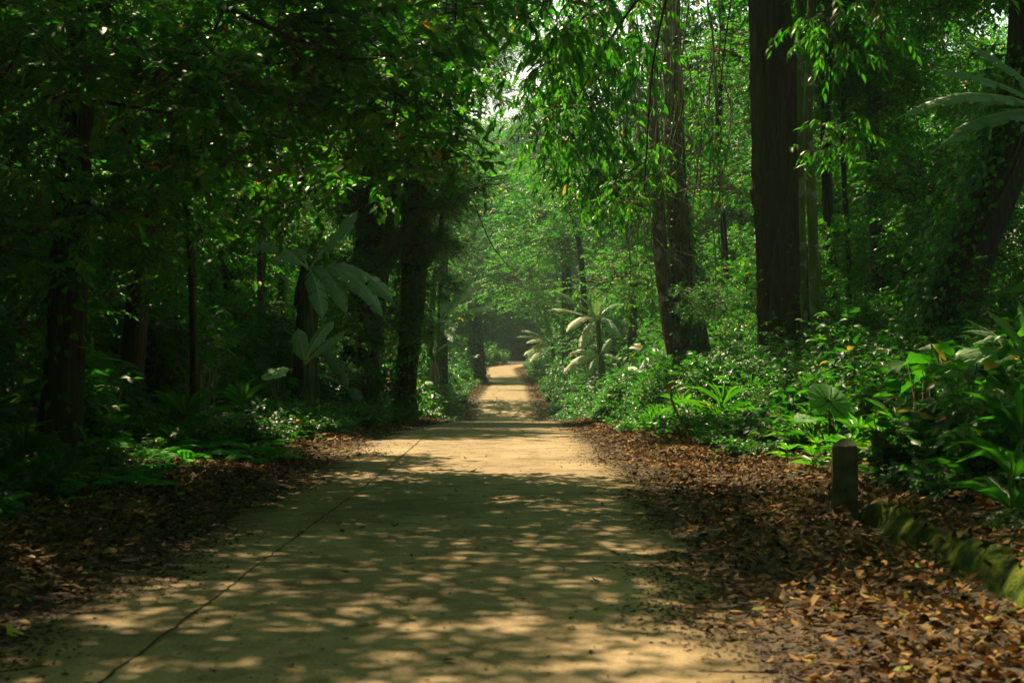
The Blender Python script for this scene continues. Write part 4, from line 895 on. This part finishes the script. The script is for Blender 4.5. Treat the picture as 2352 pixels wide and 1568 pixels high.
M_EAR = banana_mat('ear_leaf_green', (.06, .28, .03), (.2, .85, .05), .5)
# elephant ear with one big heart shaped leaf
def heart_leaf(parent, c, tipdir, nrm, size, mat):
    """heart outline fan with a midrib fold"""
    d = norm(np.array(tipdir, float)); s = norm(np.cross(np.array(nrm, float), d)); u = np.cross(d, s)
    M = Mesh(); n = 40; th = np.linspace(-math.pi, math.pi, n, endpoint=False)
    rr = np.array([.58 * (1 - .42 * math.exp(-((abs(a) - math.pi) / .9) ** 2) * 0 - .72 * math.exp(-((abs(a) - math.pi) / .30) ** 2)) * (1 + .12 * math.exp(-(a / .42) ** 2) + .12 * math.exp(-((abs(a) - 2.5) / .4) ** 2)) * (1 + .018 * math.sin(a * 17)) for a in th])
    rings = []
    for f in (0.0, .35, .7, 1.0):
        x = rr * np.cos(th) * f; y = rr * np.sin(th) * f * 1.12; z = .16 * np.abs(y) - .22 * x * x - .2 * y * y + .014 * np.cos(th * 14) * f * f
        rings.append(c + size * (x[:, None] * d + y[:, None] * s + z[:, None] * u))
    v = np.concatenate(rings); f4 = []
    for r in range(3):
        for i in range(n): j = (i + 1) % n; f4.append((r * n + i, r * n + j, (r + 1) * n + j, (r + 1) * n + i))
    M.add(v, f4=f4); 
    for a in np.arange(0, 2 * math.pi, math.pi / 7):        # raised veins fanning out from the stalk
        a = a - math.pi + .22
        if abs(abs(a) - math.pi) < .3: a *= .88
        rmax = np.interp(a, th, rr) * .93; fs = np.linspace(.02, 1, 7); aa = a * (1 - .12 * fs)
        x = rmax * np.cos(aa) * fs; y = rmax * np.sin(aa) * fs; z = .16 * np.abs(y) - .22 * x * x - .2 * y * y + .004
        pts = c + size * (x[:, None] * d + y[:, None] * s + z[:, None] * u); tube(M, pts, [size * .010] * 4 + [size * .007] * 3, 4, .3, mi=1)
    me = M.mesh('leaf', [mat, M_STEM]); uvl = me.uv_layers.new(name='uv'); li = np.zeros(len(me.loops), np.int32); me.loops.foreach_get('vertex_index', li)
    ang = np.tile(th, 4); rad = np.repeat([0.02, .35, .7, 1.0], n); uv = np.stack([np.abs(ang) * 1.0, np.where(rad < .9, .1 + rad * .7, .8)], -1)
    uv = np.vstack([uv, np.zeros((M.n - len(uv), 2))]); uvl.data.foreach_set('uv', uv[li].astype(np.float32).ravel())
    o = bpy.data.objects.new('leaf', me); link(o, parent)
def taro(label, px, py, D, size, nrm, tip, more=()):
    c = P(px, py, D); b = Vector((c.x + .02, c.y + .1, gzf(c.x, c.y + .1))); e = empty('elephant_ear_plant', b, label, 'plant')
    M = Mesh(); tube(M, [(0, 0, -.05), (0, -.02, (c.z - b.z) * .5), c - b], [.016, .012, .008], 7, .1); M.obj('stem', [M_STEM], e)
    heart_leaf(e, np.array(c - b), tip, nrm, size, M_EAR)
    for (qx, qy, qd, qs, qt) in more:
        q = P(qx, qy, qd) - b; M = Mesh(); tube(M, [(0, 0, 0), (q.x * .3, q.y * .3, q.z * .7), q], [.012, .01, .006], 6, .1); M.obj('stem', [M_STEM], e)
        heart_leaf(e, np.array(q), qt, (0, -.3, 1), qs, M_EAR)
taro('single big glowing heart shaped leaf standing just behind the concrete post', 1904, 922, 15, .38, (.15, -1, -.15), (.1, .6, .8), [(1850, 960, 15.3, .2, (-.8, -.4, -.1)), (1960, 975, 14.8, .17, (.8, -.5, -.1))])
taro('pale heart leaved plant among the left shrubs below the young banana', 628, 862, 22, .3, (0, -.2, 1), (-.6, -.6, -.2), [(640, 850, 22.3, .25, (.5, -.6, -.2))])
taro('small bright heart leaf rising from ferns left of the road crest', 742, 940, 29, .4, (.1, -.6, 1), (.9, -.3, .1), [(700, 965, 28.5, .3, (-.9, -.3, -.1))])

# ------------------------------------------------------------------ individual small plants on the right bank and left verge
def single(name, label, me, px, py, D, s, cat='plant', group=None, seed=0, dz=0):
    c = P(px, py, D); o = bpy.data.objects.new(name, me); link(o); o.location = (c.x, c.y, gzf(c.x, c.y) + dz); o.scale = (s, s, s)
    o.rotation_euler = (0, 0, seed * 1.7); props(o, label, cat, group); return o
single('fern', 'yellow green fern clump arching onto the litter on the left verge', SH['fern'][1], 590, 1040, 17.0, 1.0, seed=1)
single('fern', 'dark fern mound at the bottom of the nearest left trunk', SH['fern'][0], 60, 1120, 12.6, 1.1, seed=2)
single('fern', 'fern tuft between the left trunk and the leaf litter', SH['fern'][2], 310, 1090, 13.6, 1.2, seed=3)
single('seedling', 'bright rosette seedling growing out of the litter left of the post', SH['ros'][0], 1808, 1100, 15.3, 1.1, seed=4)
single('seedling', 'second small rosette plant nearer the post in the litter', SH['ros'][1], 1868, 1105, 14.2, .9, seed=5)
single('seedling', 'yellowish low weed at the base of the bare vine twig', SH['low'][0], 1690, 1050, 17.0, .9, seed=6)
single('shrub', 'shrub with pale sunlit leaves at the right edge above the post', SH['broad'][1], 2210, 960, 12.3, 1.1, seed=7)
single('shrub', 'bushy shrub directly right of the concrete post', SH['broad'][0], 2060, 1080, 12.4, .8, seed=8)
single('shrub', 'dark leafy shrub above the mossy kerb at the right edge', SH['broad'][2], 2290, 1120, 10.2, .75, seed=9)

# ------------------------------------------------------------------ post, kerb, stones, sticks, fallen leaves
def build_post():
    c = P(1940, 1215, 10.6); g = gzf(c.x, c.y) - .04; e = empty('concrete_post', (c.x, c.y, g), 'short square mossy concrete post with pyramid top at the road edge', 'post', rz=math.radians(-14))
    w = .104; H = .62; M = Mesh(); ring = []
    rs = np.random.RandomState(9); lv = [(-.1, w * 1.05), (.05, w * 1.04), (.2, w * 1.02), (.4, w), (H - .02, w * .98), (H, w * .93), (H + .045, w * .35), (H + .052, .005)]
    pts = []
    for z, r in lv:
        for a in range(16):
            th = a * math.pi / 8 + math.pi / 8; cc, s_ = math.cos(th), math.sin(th); k = 1 / (abs(cc) ** 9 + abs(s_) ** 9) ** (1 / 9)
            pts.append((cc * k * r * .9 + rs.normal(0, .0018), s_ * k * r * .9 + rs.normal(0, .0018), z + (rs.normal(0, .002) if z > 0 else 0)))
    f = [(i * 16 + j, i * 16 + (j + 1) % 16, (i + 1) * 16 + (j + 1) % 16, (i + 1) * 16 + j) for i in range(len(lv) - 1) for j in range(16)]
    M.add(pts, f4=f); o = M.obj('post_body', [M_POST], e, smooth_=False); o.name = 'shaft'
build_post()
def build_kerb():
    ys = np.arange(2.5, 10.75, .06); rs = np.random.RandomState(11); prof = [(0, -.12), (.05, .02), (.075, .08), (.10, .13), (.125, .168), (.17, .186), (.30, .20), (.52, .187)]
    M = Mesh(); V = []
    n1 = rs.normal(0, 1, (len(ys), len(prof))); k = np.ones(3) / 3
    for j in range(len(prof)): n1[:, j] = np.convolve(n1[:, j], k, 'same')
    for i, y in enumerate(ys):
        for j, (a, b) in enumerate(prof):
            crk = max(0, 1 - abs(((y * 1.9 + .25 * math.sin(y * 7)) % 1.0) - .5) * 9) + .7 * max(0, 1 - abs(((y * 4.3 + j * .12) % 1.0) - .5) * 6)
            x = 2.50 + .04 * math.sin(y * .8) + .018 * crk + a + .012 * math.sin(y * 5 + j) + n1[i, j] * .02 + .02 * math.sin(y * 9 + 2 * math.sin(y * 2.3))
            V.append((x, y, float(gz(2.4, y)) + b * (1 - .15 * max(0, (y - 9.8))) + n1[i, j] * .016 + .018 * math.sin(y * 3.3) * math.sin(y * 7.1)))
    m = len(prof); f = [(i * m + j, (i + 1) * m + j, (i + 1) * m + j + 1, i * m + j + 1) for i in range(len(ys) - 1) for j in range(m - 1)]
    M.add(V, f4=f)
    M.add([V[(len(ys) - 1) * m + j] for j in range(m)], f4=[(0, 1, 6, 7), (1, 2, 5, 6), (2, 3, 4, 5)])
    o = M.obj('mossy_kerb', [M_KERB]); props(o, 'low rough kerb wall covered with yellow green moss running from the post to the right edge', 'kerb')
build_kerb()
def rock(label, px, py, D, r, mat, seed, group=None):
    rs = np.random.RandomState(seed); c = P(px, py, D); g = gzf(c.x, c.y); M = Mesh(); nu, nv = 14, 8; V = []
    ph = rs.uniform(0, 6.28, 6)
    for i in range(nv + 1):
        for j in range(nu):
            a = math.pi * i / nv; b = 2 * math.pi * j / nu
            k = 1 + .16 * math.sin(2 * b + ph[0]) * math.sin(a) + .13 * math.sin(3 * b + 2 * a + ph[1]) + .08 * math.sin(5 * a + ph[2]) + rs.normal(0, .03)
            V.append((r * k * math.sin(a) * math.cos(b) * 1.15, r * k * math.sin(a) * math.sin(b), r * k * math.cos(a) * .75 + r * .35))
    f = [(i * nu + j, (i + 1) * nu + j, (i + 1) * nu + (j + 1) % nu, i * nu + (j + 1) % nu) for i in range(nv) for j in range(nu)]
    M.add(V, f4=f); o = M.obj('stone', [mat]); o.location = (c.x, c.y, g + .02); props(o, label, 'stone', group)
rock('reddish brown stone at the right road edge where the leaf litter begins', 1455, 1080, 15.6, .045, M_ROCK, 1)
rock('flat mossy stone behind the post, left of its top', 1872, 1056, 15.3, .09, M_ROCKM, 2)
rock('larger pale stone under the leaves left of the post', 1838, 1068, 15.0, .075, M_ROCKM, 3)
rock('small stone touching the fallen stick by the post', 1892, 1080, 14.6, .07, M_ROCKM, 4)
rock('mossy stone in the gap between post and right shrubs', 2000, 1085, 14.0, .07, M_ROCKM, 5)
def stick(name, label, pts, w, mat=M_VINE, cat='branch'):
    q = [P(*p) for p in pts]; b = q[0]; e = Mesh(); tube(e, [x - b for x in q], [w] * (len(q) - 1) + [w * .5], 6, .1, np.random.RandomState(4), .25)
    o = e.obj(name, [mat]); o.location = b; props(o, label, cat)
stick('hanging_vine', 'bare pale twisted vine twig rising from the right litter edge', [(1608, 1045, 19), (1590, 1015, 19), (1572, 985, 19), (1556, 950, 19), (1542, 915, 19), (1541, 880, 19)], .016, cat='vine')
stick('fallen_branch', 'crooked fallen branch lying on the right bank below the shrubs', [(1522, 1000, 20), (1560, 1016, 19.6), (1600, 1012, 19.2), (1640, 1028, 18.8), (1680, 1022, 18.4), (1728, 1036, 18)], .02, M_TWIG)
stick('fallen_branch', 'short thick branch on the ground just left of the post', [(1835, 1085, 14.0), (1870, 1092, 13.9), (1912, 1092, 13.7)], .03, M_TWIG)
stick('fallen_branch', 'pale curved branch leaning in the shrubs at the right edge', [(2290, 915, 12), (2310, 880, 12), (2335, 860, 12), (2380, 845, 12.2)], .022, M_VINE)
stick('bare_branch', 'dark bare branch drooping above the far road, centre', [(1090, 470, 34), (1110, 520, 34), (1128, 560, 34), (1150, 590, 34), (1175, 620, 34)], .012, M_BARKD)
def fallen(label, px, py, D, L, v, rz, group=None):
    c = P(px, py, D); M = Mesh(); leaves(M, np.array([[0, 0, .012]]), np.array([[math.cos(rz), math.sin(rz), .1]]), np.array([[.1, -.2, 1]]), L, .55, True, np.array([v]), curl=-1.6)
    o = M.obj('fallen_leaf', [M_DEAD]); o.location = (c.x, c.y, float(zr(c.y)) + .006); props(o, label, 'leaf', group)
fallen('orange fallen leaf alone on the shaded middle of the road', 1078, 1082, 15.6, .09, .955, .2)
fallen('pale curled fallen leaf on the near road, centre', 955, 1430, 7.0, .07, .9, 2.2)
fallen('yellow fallen leaf on the road near the lower left corner', 62, 1530, 6.0, .1, .975, .4)
fallen('green fallen leaf lying beside the long crack', 770, 1210, 10.8, .07, 1.0, .1)
fallen('yellow leaf at the left road edge, lower left', 55, 1468, 6.6, .12, .97, 2.6)

# ------------------------------------------------------------------ haze
def build_haze():
    m, t = newmat('haze_air'); v = N(t, 'ShaderNodeVolumePrincipled'); v.inputs['Density'].default_value = .00036; v.inputs['Color'].default_value = (.72, 1.0, .95, 1); v.inputs['Anisotropy'].default_value = .35
    o = N(t, 'ShaderNodeOutputMaterial'); t.links.new(v.outputs[0], o.inputs['Volume'])
    x0, x1, y0, y1, z0, z1 = -520, 520, -220, 920, -6, 48
    M = Mesh(); V = [(x, y, z) for z in (z0, z1) for y in (y0, y1) for x in (x0, x1)]
    M.add(V, f4=[(0, 2, 3, 1), (4, 5, 7, 6), (0, 1, 5, 4), (2, 6, 7, 3), (0, 4, 6, 2), (1, 3, 7, 5)])
    o = M.obj('haze', [m], smooth_=False); props(o, 'thin pale forest haze that veils the far end of the road', 'haze', kind='stuff')
build_haze()

# ------------------------------------------------------------------ shared group phrases
GROUPS = {'forest_tree': 'thin trees standing deeper in the forest', 'banana_plant': 'banana plants along the forest road', 'stone': 'stones at the edge of the litter',
          'fallen_leaf': 'single fallen leaves lying on the road', 'seedling': 'small plants at the edge of the right litter', 'fern': 'fern clumps along the left verge', 'shrub': 'shrubs on the right bank near the post',
          'canopy_tree': 'tall trees closing over the near road', 'elephant_ear_plant': 'heart leaved plants in the undergrowth', 'roadside_tree': 'trees standing at the edge of the far road',
          'arching_tree': 'trees arching over the far road', 'fallen_branch': 'fallen branches on the right bank', 'vine_tree': 'creeper covered trunks left of the crest', 'slender_tree': 'slender trees in the left woods'}
for o in scene.objects:
    k = o.name.split('.')[0]
    if o.parent is None and k in GROUPS: o['group'] = GROUPS[k]
